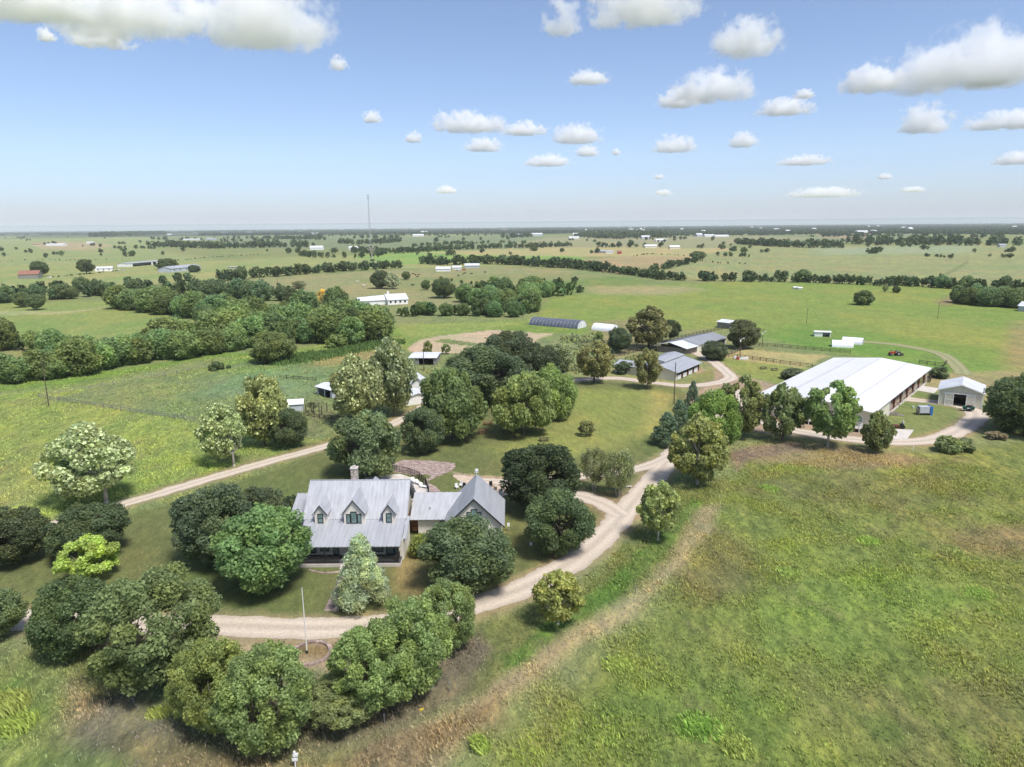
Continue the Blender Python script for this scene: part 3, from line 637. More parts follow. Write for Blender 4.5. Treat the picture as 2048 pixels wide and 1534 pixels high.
def trunk_mesh(nm, seed, r0=.055, limbs=7, stems=1, spread=.55, mat='bark', top=1.25):
    r = random.Random(seed); m = MB()
    for s_ in range(stems):
        a0 = r.uniform(0, 6.28); off = .10 if stems > 1 else 0
        bx, by = off * math.cos(a0 + s_ * 6.28 / stems), off * math.sin(a0 + s_ * 6.28 / stems)
        rr = r0 * (.5 if stems > 1 else 1)
        hx, hy = bx * 3 + r.uniform(-.05, .05), by * 3 + r.uniform(-.05, .05)
        m.path([(bx, by, -.05), (bx, by, .05), (bx + (hx - bx) * .4, by + (hy - by) * .4, .4), (hx, hy, .8), (hx * 1.2, hy * 1.2, top)], [rr * 1.4, rr, rr * .8, rr * .55, rr * .12])
        for i in range(limbs // stems + 1):
            z = r.uniform(.35, .85); a = r.uniform(0, 6.28); L = spread * r.uniform(.7, 1.15)
            sx, sy = hx * z, hy * z
            e = (sx + L * math.cos(a), sy + L * math.sin(a), z + r.uniform(.15, .45)); md = (sx + L * .5 * math.cos(a + .2), sy + L * .5 * math.sin(a + .2), z + .12)
            m.path([(sx, sy, z), md, e], [rr * .5, rr * .32, rr * .08], 5)
            for _ in range(2):
                b = a + r.uniform(-.9, .9); m.path([md, (md[0] + L * .4 * math.cos(b), md[1] + L * .4 * math.sin(b), md[2] + r.uniform(.05, .3))], [rr * .22, rr * .05], 4)
    return m.mesh(nm, MT[mat], True)
TRUNKS = {k: trunk_mesh(k + '_trunk', i * 7 + 3, **v) for i, (k, v) in enumerate({
 'std': dict(), 'pale': dict(mat='bark_pale', r0=.05), 'multi': dict(stems=4, r0=.055, spread=.5, mat='bark_pale'), 'row': dict(stems=3, r0=.07, limbs=14, spread=.6, mat='bark'),
 'thin': dict(r0=.035, limbs=9)}.items())}
DK = (.040, .062, .024); MD = (.062, .100, .030); LT = (.100, .145, .035)
rnd = random.Random(11)
def T(knd, x0, y0, x1, y1, label, color=DK, cat='tree', name=None, trunk='std', clear=None, by=None, bx=None, var=None, group=None, flat=1.0):
    """a tree whose crown fills the outline x0..x1, y0..y1 of the photo"""
    xc = (x0 + x1) / 2; yc = (y0 + y1) / 2
    clear = {'shrub': -.3}.get(knd, .9) if clear is None else clear
    yb = by or y1
    for _ in range(12):
        g = G(xc if bx is None else bx, yb); k = PXM((g[0], g[1], 4.0)); dist = math.hypot(g[0], g[1])
        th = math.atan2(HCAM - 4, dist); a = (x1 - x0) / 2 / k
        V_ = (y1 - y0) / 2 / k; c2 = (V_ ** 2 - (a * math.sin(th)) ** 2) / math.cos(th) ** 2
        c = math.sqrt(max(c2, (0.42 * a) ** 2))
        if by: hc = max((yb - yc) / k / math.cos(th), c * .9 + .1); break
        hc = c + clear; nb = yc + hc * math.cos(th) * k
        if abs(nb - yb) < .2: break
        yb = nb
    e = empty(name or 'tree', (g[0], g[1], 0), rnd.uniform(0, 6.28), label, cat, group)
    ms = KINDS[knd]; me = ms[rnd.randrange(len(ms)) if var is None else var % len(ms)]
    cr = link('crown', me, e); cr.scale = (a, a * flat, c); cr.location = (0, 0, hc); q_ = .78 if max(color) > .13 else (.90 if max(color) > .1 else 1.0); cr.color = (color[0]*q_*1.10, color[1]*q_*1.13, color[2]*q_*1.0, 1)
    if bx is not None:
        g2 = G(xc, yb); dx = g2[0] - g[0]; dy = g2[1] - g[1]; z = -e.rotation_euler.z
        cr.location = (dx * math.cos(z) - dy * math.sin(z), dx * math.sin(z) + dy * math.cos(z), hc)
    if trunk:
        t = link('trunk' if knd != 'shrub' else 'stem', TRUNKS[trunk], e); t.scale = (a, a, hc)
    return e

ROWG = 'big trees in the row along the front drive'
T('oak', 76,1160,238,1308, 'dark dense tree at the left end of the front row, beside the pale drive', DK, name='oak_tree')
T('row', 192,1142,450,1372, 'largest tree of the front row, broad grey-green crown over the drive', (.066,.098,.036), name='hackberry_tree', trunk='row', var=0)
T('row', 345,1300,470,1440, 'small yellow-green tree between the largest front tree and the bright one', (.110,.140,.034), name='hackberry_tree', trunk='row', var=1)
T('row', 368,1286,520,1465, 'yellow-green tree in the front row left of the flag pole', (.118,.158,.040), name='hackberry_tree', trunk='row', var=2)
T('row', 440,1300,640,1498, 'nearest tree of the front row, below the stone ring, grey-green', (.085,.122,.040), name='hackberry_tree', trunk='row', var=3)
T('row', 600,1352,765,1450, 'low scraggy tree in the front row with bare limbs showing', (.095,.122,.046), name='hackberry_tree', trunk='row', var=1)
T('row', 662,1250,850,1425, 'front row tree right of the stone ring, light green', (.098,.135,.040), name='hackberry_tree', trunk='row', var=0)
T('row', 735,1205,912,1385, 'front row tree with red-brown ground beside it, mid green', (.088,.128,.042), name='hackberry_tree', trunk='row', var=2)
T('row', 835,1166,960,1295, 'right end tree of the front row, pale limbs showing against the drive', (.088,.125,.042), name='hackberry_tree', trunk='row', var=3)
T('broad', -62,1180,56,1268, 'green tree cut by the left edge beside the drive', (.055,.085,.034), name='oak_tree')
T('oak', -60,1016,100,1122, 'dark oak cut by the left edge above the drive', (.036,.052,.024), name='oak_tree')
T('oak', 104,1008,263,1108, 'dark oak directly behind the bright lime tree', (.036,.053,.024), name='oak_tree')
T('lime', 120,1072,240,1150, 'small bright lime-green tree on the left lawn', (.17,.22,.035), name='tallow_tree', by=1160, trunk='thin')
T('oak', 354,972,520,1122, 'dark grey-green oak behind the farmhouse front tree', (.042,.058,.032), name='oak_tree')
T('oak', 470,974,582,1075, 'dark oak touching the left wing of the farmhouse', (.040,.056,.030), name='oak_tree')
T('broad', 436,1016,630,1175, 'large mid green tree covering the left end of the porch', (.055,.092,.030), name='elm_tree', clear=1.2)
T('cedar', 664,1072,782,1206, 'pale blue-green conical cedar before the farmhouse porch', (.18,.225,.15), name='cedar_tree', clear=.4, by=1213)
T('oak', 838,1036,1036,1182, 'large dark oak covering the foot of the garage gable', (.045,.068,.032), name='oak_tree')
T('oak', 998,888,1165,1016, 'nearly black round oak behind the garage', (.026,.042,.020), name='oak_tree')
T('oak', 1044,980,1192,1102, 'dark round oak between garage and drive', (.038,.060,.026), name='oak_tree')
T('myrtle', 1156,896,1220,965, 'thin-leaved small tree, left one of a pair beside the drive fork', (.080,.095,.045), name='crape_myrtle', trunk='multi', by=982)
T('myrtle', 1200,900,1270,975, 'thin-leaved small tree, right one of a pair beside the drive fork', (.080,.095,.045), name='crape_myrtle', trunk='multi', by=992)
T('sycamore', 1270,966,1362,1062, 'light green sycamore with white trunk at the drive bend', (.145,.185,.060), name='sycamore_tree', trunk='pale', by=1080)
T('sycamore', 1062,1140,1170,1236, 'yellow-green sycamore standing alone right of the front drive', (.160,.185,.045), name='sycamore_tree', trunk='pale', by=1248)
T('sycamore', 1330,830,1458,955, 'big yellow-green sycamore where the drive meets the field', (.135,.165,.050), name='sycamore_tree', trunk='pale', by=968, var=0)
T('broad', 1372,783,1478,900, 'bright green tree between blue conifers and sycamores', (.085,.150,.028), name='elm_tree')
T('conifer', 1298,824,1366,886, 'low blue-green conifer at the lawn edge', (.052,.078,.052), name='spruce_tree', by=890, clear=.2)
T('conifer', 1328,800,1385,868, 'middle blue-green conifer beside the tall one', (.050,.076,.050), name='spruce_tree', by=872, clear=.2)
T('conifer', 1362,763,1405,838, 'tall pointed blue-green conifer beside the gravel yard', (.052,.078,.052), name='spruce_tree', by=845, clear=.2)
T('sycamore', 1428,752,1524,862, 'brownish-green sycamore left of the arena barn', (.085,.108,.040), name='sycamore_tree', by=876, var=1)
T('sycamore', 1518,770,1612,868, 'dark olive sycamore in front of the arena barn corner', (.070,.090,.034), name='sycamore_tree', by=880, var=2)
T('sycamore', 1600,762,1710,872, 'tall green sycamore with thick grey trunk before the arena barn', (.080,.120,.036), name='sycamore_tree', trunk='pale', by=894, var=1)
T('sycamore', 1720,822,1784,898, 'small sycamore at the corner of the barn deck', (.085,.115,.042), name='sycamore_tree', by=904, var=0)
T('oak', 1966,752,2130,866, 'dark oak cut by the right edge beside the cream shed', (.042,.062,.026), name='oak_tree', clear=.2)
T('lime', 1154,840,1191,866, 'very small brownish tree alone on the lawn', (.10,.115,.045), name='young_tree', by=871, trunk='thin')
T('sycamore', 1150,682,1226,754, 'olive-brown sycamore left of the pale track', (.110,.115,.042), name='sycamore_tree', by=766, var=1)
T('sycamore', 1266,698,1324,765, 'olive-brown sycamore before the stable', (.105,.110,.040), name='sycamore_tree', by=777, var=2)
T('broad', 1213,656,1263,700, 'small dark tree near the white greenhouse', (.038,.055,.030), name='oak_tree', by=706)
T('sycamore', 1252,614,1342,688, 'tall olive-brown tree behind the stable', (.080,.088,.034), name='pecan_tree', by=698, var=0)
T('broad', 1318,640,1362,674, 'dark tree right of the tall olive-brown one', (.034,.050,.024), name='oak_tree', by=684)
T('broad', 1400,682,1455,720, 'round dark bush-like tree beside the grey-roofed barn', (.045,.062,.034), name='juniper_tree', clear=0)
T('broad', 1452,640,1518,692, 'brown-green tree between the tin shed and the light pole', (.052,.062,.030), name='oak_tree', by=697)
T('shrub', 1228,722,1269,750, 'dark round shrub left of the stable', (.032,.046,.024), cat='shrub', name='shrub', trunk=None)
T('shrub', 1560,735,1610,760, 'grey-green shrub behind the far corner of the arena barn roof', (.050,.066,.040), cat='shrub', name='shrub', trunk=None)
T('shrub', 1858,732,1898,758, 'round shrub beyond the gate right of the arena barn', (.042,.060,.030), cat='shrub', name='shrub', trunk=None)
T('pecan', 658,822,808,940, 'spreading grey-green tree over the back lane', (.058,.080,.036), name='pecan_tree', by=950)
T('oak', 803,815,890,900, 'round dark tree right of the back lane', (.044,.062,.030), name='oak_tree')
T('pecan', 835,738,975,866, 'dark green pecan on the lawn behind the terrace', (.055,.085,.028), name='pecan_tree', by=880, trunk='thin')
T('pecan', 982,748,1112,858, 'light green pecan in the middle of the lawn', (.090,.125,.036), name='pecan_tree', by=870, trunk='thin')
T('pecan', 1060,733,1157,830, 'bright green pecan right of the lawn group', (.085,.125,.032), name='pecan_tree', trunk='thin')
T('oak', 885,692,1060,800, 'widest live oak of the dark group, with grey limbs in view', (.038,.054,.028), name='live_oak_tree')
T('oak', 952,664,1090,745, 'dark live oak at the back of the group by the sand arena', (.036,.050,.026), name='live_oak_tree')
T('oak', 1030,690,1125,775, 'dark live oak at the right of the group', (.036,.052,.027), name='live_oak_tree')
T('poplar', 1085,688,1147,740, 'thin grey-green tree right of the live oaks', (.085,.105,.052), name='poplar_tree')
T('poplar', 738,680,838,815, 'tall grey-green poplar left of the live oaks', (.088,.110,.052), name='poplar_tree', by=832, var=0)
T('poplar', 660,712,772,835, 'olive poplar covering the loafing shed', (.100,.115,.050), name='poplar_tree', by=848, var=1)
T('poplar', 474,752,584,880, 'yellow-green poplar left of the small blue-white shed', (.120,.138,.048), name='poplar_tree', by=893, var=2)
T('oak', 538,818,618,888, 'dark round oak at the foot of the yellow-green poplar', (.040,.058,.028), name='oak_tree')
T('silver', 398,808,494,914, 'leaning silver poplar beside the back lane', (.118,.145,.062), name='silver_poplar', by=932, bx=468, trunk='pale', var=0)
T('silver', 97,847,273,985, 'large silver-white poplar in the left weeds field', (.118,.142,.066), name='silver_poplar', by=1005, bx=213, trunk='pale', var=1)
T('broad', 500,664,592,724, 'round olive tree standing apart in front of the creek trees', (.062,.085,.026), name='tree', clear=.3)
T('shrub', 650,668,697,697, 'green bush near the creek trees above the cane', (.075,.110,.032), cat='shrub', name='shrub', trunk=None)
T('shrub', 417,722,449,743, 'small dark bush in the paddock', (.045,.070,.030), cat='shrub', name='shrub', trunk=None)
T('shrub', 452,729,463,739, 'tiny dark bush right of the paddock bush', (.045,.070,.030), cat='shrub', name='shrub', trunk=None)
T('shrub', 818,1066,868,1118, 'bright green hedge bush beside the breezeway', (.110,.150,.030), cat='shrub', name='shrub', trunk=None)
T('shrub', 560,990,602,1050, 'dark bush against the left wing of the farmhouse', (.034,.050,.026), cat='shrub', name='shrub', trunk=None)
T('shrub', 1868,872,1925,906, 'tall grassy green thicket below the gravel loop', (.085,.115,.045), cat='shrub', name='shrub', trunk=None)
T('shrub', 1905,876,1950,906, 'darker thicket right of the grassy one', (.070,.088,.042), cat='shrub', name='shrub', trunk=None)
T('shrub', 1972,862,2012,882, 'brown brush pile at the right edge of the gravel loop', (.10,.085,.055), cat='brush', name='brush_pile', trunk=None)
T('shrub', 598,1085,622,1108, 'small green bush at the left end of the porch', (.06,.09,.03), cat='shrub', name='shrub', trunk=None)
T('lime', 845,682,866,706, 'slim yellow-green tree in the sand arena', (.13,.16,.05), name='young_tree', trunk='thin')
T('lime', 882,688,904,704, 'small green tree beside the sand arena', (.08,.12,.035), name='young_tree', trunk='thin')
T('shrub', 1190,662,1208,682, 'upright yellow-green bush before the white greenhouse', (.10,.14,.04), cat='shrub', name='shrub', trunk=None)
T('broad', 1705,581,1747,609, 'round tree alone in the big right meadow', (.045,.068,.026), name='oak_tree', clear=.2)
T('broad', 1784,572,1801,585, 'small dark tree beside the white hay shelter', (.040,.060,.026), name='oak_tree', clear=.2)
T('myrtle', 1764,568,1776,583, 'thin small tree left of the dark one by the shelter', (.085,.10,.05), name='young_tree', by=584, trunk='thin')
T('broad', 62,523,98,549, 'round tree beside the rust-roofed barn', (.042,.062,.028), name='oak_tree', by=553)
T('broad', 155,519,191,543, 'round tree left of the white farm cottage', (.042,.062,.028), name='oak_tree', by=548)
T('oak', 861,557,913,592, 'broad live oak alone in the cattle pasture', (.045,.068,.028), name='live_oak_tree', by=596)
T('broad', 740,541,781,574, 'dark tree behind the white-roofed ranch house', (.040,.055,.030), name='oak_tree', by=577)
T('silver', 768,546,802,574, 'half-dead pale tree behind the white-roofed ranch house', (.09,.10,.06), name='tree', by=578)
T('broad', 803,543,822,558, 'small round tree in the cattle pasture', (.060,.085,.03), name='tree')
T('broad', 842,560,862,578, 'small tree left of the broad pasture oak', (.055,.078,.03), name='tree')
T('lime', 634,578,662,606, 'golden-yellow tree beside the carport', (.30,.25,.05), name='tree', clear=.3)
T('broad', 310,521,358,534, 'low wide tree beside the open machine shed', (.045,.070,.028), name='tree', clear=.2)
T('broad', 376,530,402,544, 'tree before the long grey barn', (.042,.060,.030), name='tree', clear=.2)
T('broad', 1378,503,1413,517, 'tree at the end of the brown field hedge', (.05,.072,.03), name='tree', clear=.2)
T('myrtle', 583,562,614,577, 'wind-bent thin tree in the pasture', (.075,.09,.05), name='tree', clear=.1)

# ---------------------------------------------------------------- belts of trees
BELT = []
NROW = [0]
def add_belt(x, y, h, wd, col, label, group, row):
    k = PXM((x, y, 3)); BELT.append((k * max(h, wd), x, y, h, wd, col, label, group, row))
def vary(c, r, v=.22):
    t = r.uniform(1 - v, 1 + v); q = r.uniform(-.12, .12)
    return (c[0] * t * (1 + q), c[1] * t, c[2] * t * (1 - q))
def belt(pts, h, sp, rows, gap, col, label, group, jit=.35, seed=1, cat='tree', skip=0.0, wide=1.15):
    r = random.Random(seed); P = cat_world(pts)
    seg = np.linalg.norm(np.diff(P, axis=0), axis=1); s = np.concatenate([[0], np.cumsum(seg)])
    for row in range(rows):
        t = r.uniform(0, sp)
        while t < s[-1]:
            x = np.interp(t, s, P[:, 0]); y = np.interp(t, s, P[:, 1]) + row * gap
            hh = r.uniform(*h) * r.choice((.75, 1, 1, 1.15)); wd = hh * wide * r.uniform(.8, 1.2)
            if r.random() > skip:
                add_belt(x + r.uniform(-1, 1) * sp * jit, y + r.uniform(-1, 1) * gap * jit, hh, wd, vary(col, r), label, group, NROW[0])
            t += sp * r.uniform(.55, 1.55)
        NROW[0] += 1
def cat_world(pts): return np.array([G(*p)[:2] for p in pts])
DG = (.050, .076, .028); DG2 = (.044, .066, .030)
NB = 'trees of the near creek belt at left'
belt([(-60,778),(0,768),(60,764),(150,752),(230,732),(300,722),(400,712),(490,700)], (8,11), 6.5, 2, 6, (.056,.084,.028), 'tree in the near creek belt', NB, seed=2)
belt([(-60,700),(40,700),(120,712),(200,718)], (8,11), 8, 1, 6, (.056,.084,.028), 'tree in the near creek belt', NB, seed=21)
CB = 'big trees of the wooded creek bend'
belt([(500,694),(560,690),(640,684),(700,690),(765,680)], (11,14), 8, 2, 8, (.050,.078,.026), 'tree in the creek bend wood', CB, seed=3)
belt([(330,706),(400,694),(470,686),(600,668),(700,662),(755,664)], (11,15), 8, 2, 10, (.052,.080,.026), 'tree in the creek bend wood', CB, seed=4)
belt([(400,650),(480,648),(560,645),(620,642),(690,640)], (10,14), 10, 2, 10, (.050,.076,.027), 'tree in the creek bend wood', CB, seed=5)
SB = 'trees of the middle belt across the left meadow'
belt([(235,616),(290,622),(350,632),(430,640),(500,640)], (9,13), 8, 2, 8, DG, 'tree beyond the left meadow', SB, seed=6)
belt([(-60,610),(0,606),(60,602),(150,596),(230,590),(300,590),(380,592),(440,596),(500,600),(560,602),(590,606)], (8,12), 9, 2, 12, DG2, 'tree beyond the left meadow', SB, seed=7)
belt([(-60,590),(60,588),(200,580),(320,570),(400,565)], (7,10), 11, 1, 14, DG2, 'tree beyond the left meadow', SB, seed=71)
T('broad', 30,585,62,612, 'left one of three open trees at the edge of the left meadow', (.055,.075,.03), name='tree')
T('broad', 55,588,92,616, 'tree with bare legs at the edge of the left meadow', (.05,.07,.03), name='tree', by=620)
UB = 'trees of the upper belt beyond the pasture'
belt([(440,563),(500,557),(560,553),(640,546),(720,541),(800,536)], (8,11), 8, 2, 14, DG2, 'tree in the belt behind the pasture', UB, seed=8)
belt([(840,528),(900,530),(960,528),(1020,530),(1080,533),(1140,537),(1200,543),(1215,545)], (9,12), 8.5, 2, 14, DG2, 'tree in the belt behind the scrapyard', UB, seed=9)
RB = 'trees right of the ranch house'
belt([(790,634),(850,632),(920,630),(990,634),(1060,634)], (6,8.5), 7, 2, 7, (.044,.072,.026), 'tree in the ranch house hedge', RB, seed=10)
belt([(930,606),(980,612),(1030,622),(1060,628),(1060,600),(1100,592),(1145,592)], (8,11), 8, 2, 10, (.052,.082,.028), 'tree in the thicket right of ranch house', RB, seed=12)
belt([(985,585),(1030,588),(1090,582),(1140,585)], (8,11), 9, 2, 10, (.050,.078,.028), 'tree in the thicket right of ranch house', RB, seed=13)
belt([(915,595),(950,588),(985,580)], (6,8), 8, 1, 10, DG, 'tree in the thicket right of ranch house', RB, seed=14)
HB = 'trees of the hedge behind the big right meadow'
belt([(1225,546),(1280,553),(1330,560),(1380,562)], (6,8), 6.5, 2, 9, DG2, 'hedge tree behind the big meadow', HB, seed=15)
belt([(1400,562),(1480,563),(1560,564),(1640,566),(1700,569),(1760,572),(1840,573)], (6,9), 6.5, 2, 7, DG2, 'hedge tree behind the big meadow', HB, seed=16)
belt([(1850,574),(1900,578),(1960,582),(2060,585)], (7,10), 9, 2, 8, DG2, 'hedge tree behind the big meadow', HB, seed=17)
RM = 'trees of the grove at the right edge'
belt([(1925,608),(1960,612),(2000,614),(2060,618),(2120,622)], (8,11), 8, 3, 9, (.046,.068,.028), 'tree in the right edge grove', RM, seed=18)
belt([(1290,546),(1320,540),(1350,534),(1385,526),(1395,522)], (7,9), 11, 1, 10, DG2, 'tree in the slanting field hedge', 'trees of the slanting hedge', seed=19)
belt([(1436,513),(1455,513),(1480,513),(1500,514)], (5,7), 10, 2, 16, DG2, 'tree in the small pasture clump', 'trees of the small pasture clump', seed=20)
FB = 'far hedge trees'
def far(pts, h, sp, rows, gap, seed, skip=.1, col=DG2): belt(pts, h, sp * .68, rows, gap, col, 'far hedge tree', FB, seed=seed, skip=skip)
far([(700,505),(760,508),(820,506),(900,500),(980,497),(1060,496),(1148,492)], (9,12), 14, 2, 40, 31)
far([(820,494),(900,489),(980,487),(1060,488)], (7,10), 22, 2, 50, 32, .3, (.05,.078,.034))
far([(600,512),(640,516),(700,516),(760,514)], (8,11), 16, 1, 20, 33)
far([(300,494),(360,495),(430,497),(500,496),(560,495),(618,494)], (14,18), 16, 2, 50, 34)
far([(222,497),(260,497),(310,498)], (7,9), 18, 1, 20, 35)
far([(560,506),(600,508)], (9,11), 20, 1, 20, 36, .3)
far([(1480,489),(1520,491),(1560,494),(1620,496),(1700,496)], (13,17), 18, 2, 40, 37)
far([(1735,490),(1800,491),(1860,491),(1920,491),(1980,491)], (16,20), 18, 3, 70, 38)
far([(1985,491),(2040,491)], (14,17), 20, 2, 40, 39)
far([(1740,478),(1800,479),(1900,478),(1940,477)], (10,14), 60, 1, 30, 40, .3)
far([(1190,494),(1220,495),(1260,495),(1290,494),(1340,494)], (12,15), 26, 1, 20, 41, .25)
far([(1180,476),(1240,478),(1300,474),(1340,476)], (18,24), 30, 3, 120, 42)
far([(1160,470),(1240,470),(1330,468)], (18,24), 40, 3, 200, 43)
far([(440,478),(520,478),(600,480),(660,480)], (14,18), 40, 2, 100, 44, .4)
far([(690,478),(740,477),(800,478)], (14,18), 40, 2, 90, 45, .3)
far([(985,476),(1020,476),(1060,474)], (16,20), 34, 2, 80, 46, .3)
far([(180,474),(220,472),(280,470)], (26,32), 36, 4, 160, 47)
far([(180,492),(196,492)], (9,11), 14, 1, 20, 48)
far([(85,489),(110,488)], (8,10), 18, 1, 20, 49)
far([(1850,513),(1880,515),(1900,517)], (5,7), 12, 1, 20, 50)
far([(1995,515),(2040,516)], (5,7), 12, 2, 20, 51)
far([(1280,480),(1340,482),(1380,478)], (10,14), 40, 1, 20, 52, .4)
far([(860,484),(960,481),(1040,480)], (12,15), 50, 1, 20, 53, .4)
far([(600,474),(720,472),(900,472),(980,472)], (16,20), 60, 2, 200, 54, .3)
far([(100,556),(180,548),(250,541)], (1.5,2.5), 7, 1, 4, 60, .3)
far([(0,524),(60,520),(160,521),(300,517)], (1.2,2.2), 12, 1, 4, 61, .4)
far([(335,523),(400,517),(460,513),(520,510)], (1.5,2.6), 9, 1, 4, 62, .3)
far([(1265,513),(1300,508),(1390,513),(1400,514)], (1.5,2.5), 8, 1, 4, 63, .3)
far([(1400,522),(1440,527),(1490,528)], (2,3), 8, 1, 6, 64, .3)
far([(440,484),(500,484),(560,485)], (12,16), 30, 1, 20, 65, .3)
far([(560,478),(600,479),(640,477)], (14,18), 30, 2, 60, 66, .2)
far([(680,487),(720,489),(760,487),(800,484)], (12,16), 24, 2, 60, 67, .2)
far([(300,479),(340,480),(420,481)], (12,16), 40, 1, 20, 68, .3)
far([(1410,480),(1440,482),(1480,481)], (9,12), 60, 1, 20, 69, .4)
far([(1660,484),(1700,484),(1735,484)], (8,12), 70, 1, 20, 70, .3)
far([(1780,474),(1850,474),(1920,475),(2040,478)], (14,18), 60, 2, 60, 73, .4)
far([(880,560),(960,572),(1000,580)], (4,6), 12, 1, 6, 74, .4)
far([(1145,560),(1160,580),(1165,592)], (4,6), 16, 1, 6, 75, .5)
rf_ = random.Random(91)
for _ in range(120):
    cx_, cy_ = rf_.uniform(-40, 2080), 470 + 45 * rf_.random() ** 1.6 - (rf_.random() * 6)
    cy_ += (1024 - cx_) * .006
    for _k in range(rf_.choice((1, 1, 2, 3, 5))):
        g_ = G(cx_ + rf_.uniform(-9, 9), cy_ + rf_.uniform(-.6, .6)); h_ = rf_.uniform(5, 11); add_belt(g_[0], g_[1], h_, h_ * rf_.uniform(1, 1.5), vary(DG2, rf_), 'far hedge tree', FB, 9999)
NIND = 205
BELT.sort(key=lambda b: -b[0])
rb = random.Random(77)
ONES = ['zeroth','first','second','third','fourth','fifth','sixth','seventh','eighth','ninth','tenth','eleventh','twelfth','thirteenth','fourteenth','fifteenth','sixteenth','seventeenth','eighteenth','nineteenth']
def ordinal(i):
    if i < 20: return ONES[i]
    t, o = divmod(i, 10); w_ = {2: 'twent', 3: 'thirt', 4: 'fort'}[t]
    return w_ + 'ieth' if o == 0 else w_ + 'y-' + ONES[o]
IND = BELT[:NIND]; rowkeys = {}
for b in IND: rowkeys.setdefault(b[6], {}).setdefault(b[8], []).append(b)
LBL = {}
for lb, rows in rowkeys.items():
    order = sorted(rows, key=lambda r_: np.mean([b[2] for b in rows[r_]]))
    for ri, rk in enumerate(order):
        row = sorted(rows[rk], key=lambda b: PROJ((b[1], b[2], 0))[0])
        hm_ = np.median([b[3] for b in row])
        for j, b in enumerate(row):
            adj = 'taller' if b[3] > hm_ * 1.06 else ('lower' if b[3] < hm_ * .94 else 'middling')
            rw = '' if len(order) == 1 else ('front row, ' if ri == 0 else ONES[ri + 1] + ' row, ')
            LBL[id(b)] = '%s %s, %s%s from left' % (adj, lb, rw, ordinal(j + 1))
for b in IND:
    k, x, y, h, wd, col, lb, gr, rk = b
    me = KINDS['midtree'][rb.randrange(5)]
    o = link('tree', me); o.location = (x, y, h * .52); o.scale = (wd / 2, wd / 2, h * .5); o.rotation_euler = (0, 0, rb.uniform(0, 6.28)); o.color = (col[0] * 1.25, col[1] * 1.3, col[2] * 1.1, 1)
    tag(o, LBL[id(b)], 'tree', gr)
# the rest, too many to count
rs = np.random.RandomState(5)
FA = [(crown_arrays(seed=900 + i, lobes=12, cards=90, size=.30, shape='round', lr=(.3, .45))) for i in range(6)]
def merged(name, items, label):
    Vs = []; Ts = []
    for (x, y, h, wd, col) in items:
        V, Tn = FA[rs.randint(6)]; a = rs.uniform(0, 6.28); c, s = math.cos(a), math.sin(a)
        q = np.stack([(V[:, 0] * c - V[:, 1] * s) * wd / 2 + x, (V[:, 0] * s + V[:, 1] * c) * wd / 2 + y, V[:, 2] * h * .5 + h * .5], 1)
        Vs.append(q); Ts.append(Tn * np.array(col))
    V = np.concatenate(Vs); me = npmesh(name, V, quads(len(V) // 4), MT['grass'], np.concatenate(Ts))
    o = link(name, me); tag(o, label, kind='stuff'); return o
merged('far_hedge_trees', [(b[1], b[2], b[3], b[4], tuple(1.7 * q for q in b[5])) for b in BELT[NIND:]], 'far hedges and copses between the fields')
WOOD = []
def wood(x0, x1, yt0, yt1, yb0, yb1, n, col=(.055,.085,.048)):
    for _ in range(n):
        t = rs.rand(); x = x0 + (x1 - x0) * t; a = yt0 + (yt1 - yt0) * t; b = yb0 + (yb1 - yb0) * t
        y = a + (b - a) * rs.rand() ** .75
        hor = 453.5 + (1024 - x) * .0087
        y = max(y, hor + 2.2); g = G(x, y); d = math.hypot(g[0], g[1])
        h = min(9 + d * .0004, 16) * rs.uniform(.7, 1.25); wd = max(16, d * .006) * rs.uniform(.7, 1.3)
        WOOD.append((g[0], g[1], h, wd, vary(col, rb, .15)))
wood(1050, 1500, 455, 451, 466, 465, 3200)
wood(1500, 2300, 450, 445, 466, 471, 6500)
wood(1150, 1700, 458, 454, 474, 469, 1800)
wood(-300, 500, 464, 459, 471, 466, 900, (.05,.07,.045))
wood(400, 1120, 460, 455, 471, 467, 3200)
wood(-300, 200, 466, 463, 472, 470, 350, (.05,.07,.045))
wood(1640, 1760, 468, 468, 474, 474, 60)
merged('distant_woodland', WOOD, 'blue-green woodland along the horizon')

# ---------------------------------------------------------------- buildings
def part(name, m, mat, parent, smooth=False, label=None):
    o = m.build(name, MT[mat] if isinstance(mat, str) else mat, parent, smooth)
    if label: o['label'] = label
    return o
def window(parent, c, wv, hv, n=(0, -1), frame='dark', muntin=1, name='window', sill=False):
    """framed window centred at c (local), facing n; frame stands proud, pane a little behind"""
    n = np.array((n[0], n[1], 0.0)); t = np.array((-n[1], n[0], 0.0)); z = np.array((0, 0, 1.0)); c = np.array(c, float)
    def bx(m, a0, a1, z0, z1, d0, d1):
        P = [c + t * a + z * b + n * d for d in (d0, d1) for a, b in ((a0, z0), (a1, z0), (a1, z1), (a0, z1))]
        m.add(P, [(0,1,2,3),(7,6,5,4),(0,4,5,1),(1,5,6,2),(2,6,7,3),(3,7,4,0)])
    m = MB(); f = .09; a = wv / 2; b = hv / 2
    bx(m, -a, a, b - f, b, .01, .08); bx(m, -a, a, -b, -b + f, .01, .08)
    bx(m, -a, -a + f, -b + f, b - f, .01, .08); bx(m, a - f, a, -b + f, b - f, .01, .08)
    if muntin: bx(m, -a + f, a - f, -.03, .03, .012, .06)
    w_ = part(name, m, frame, parent)
    g = MB(); bx(g, -a + f * .8, a - f * .8, -b + f * .8, b - f * .8, .004, .03); part('pane', g, 'glass', w_)
    return w_

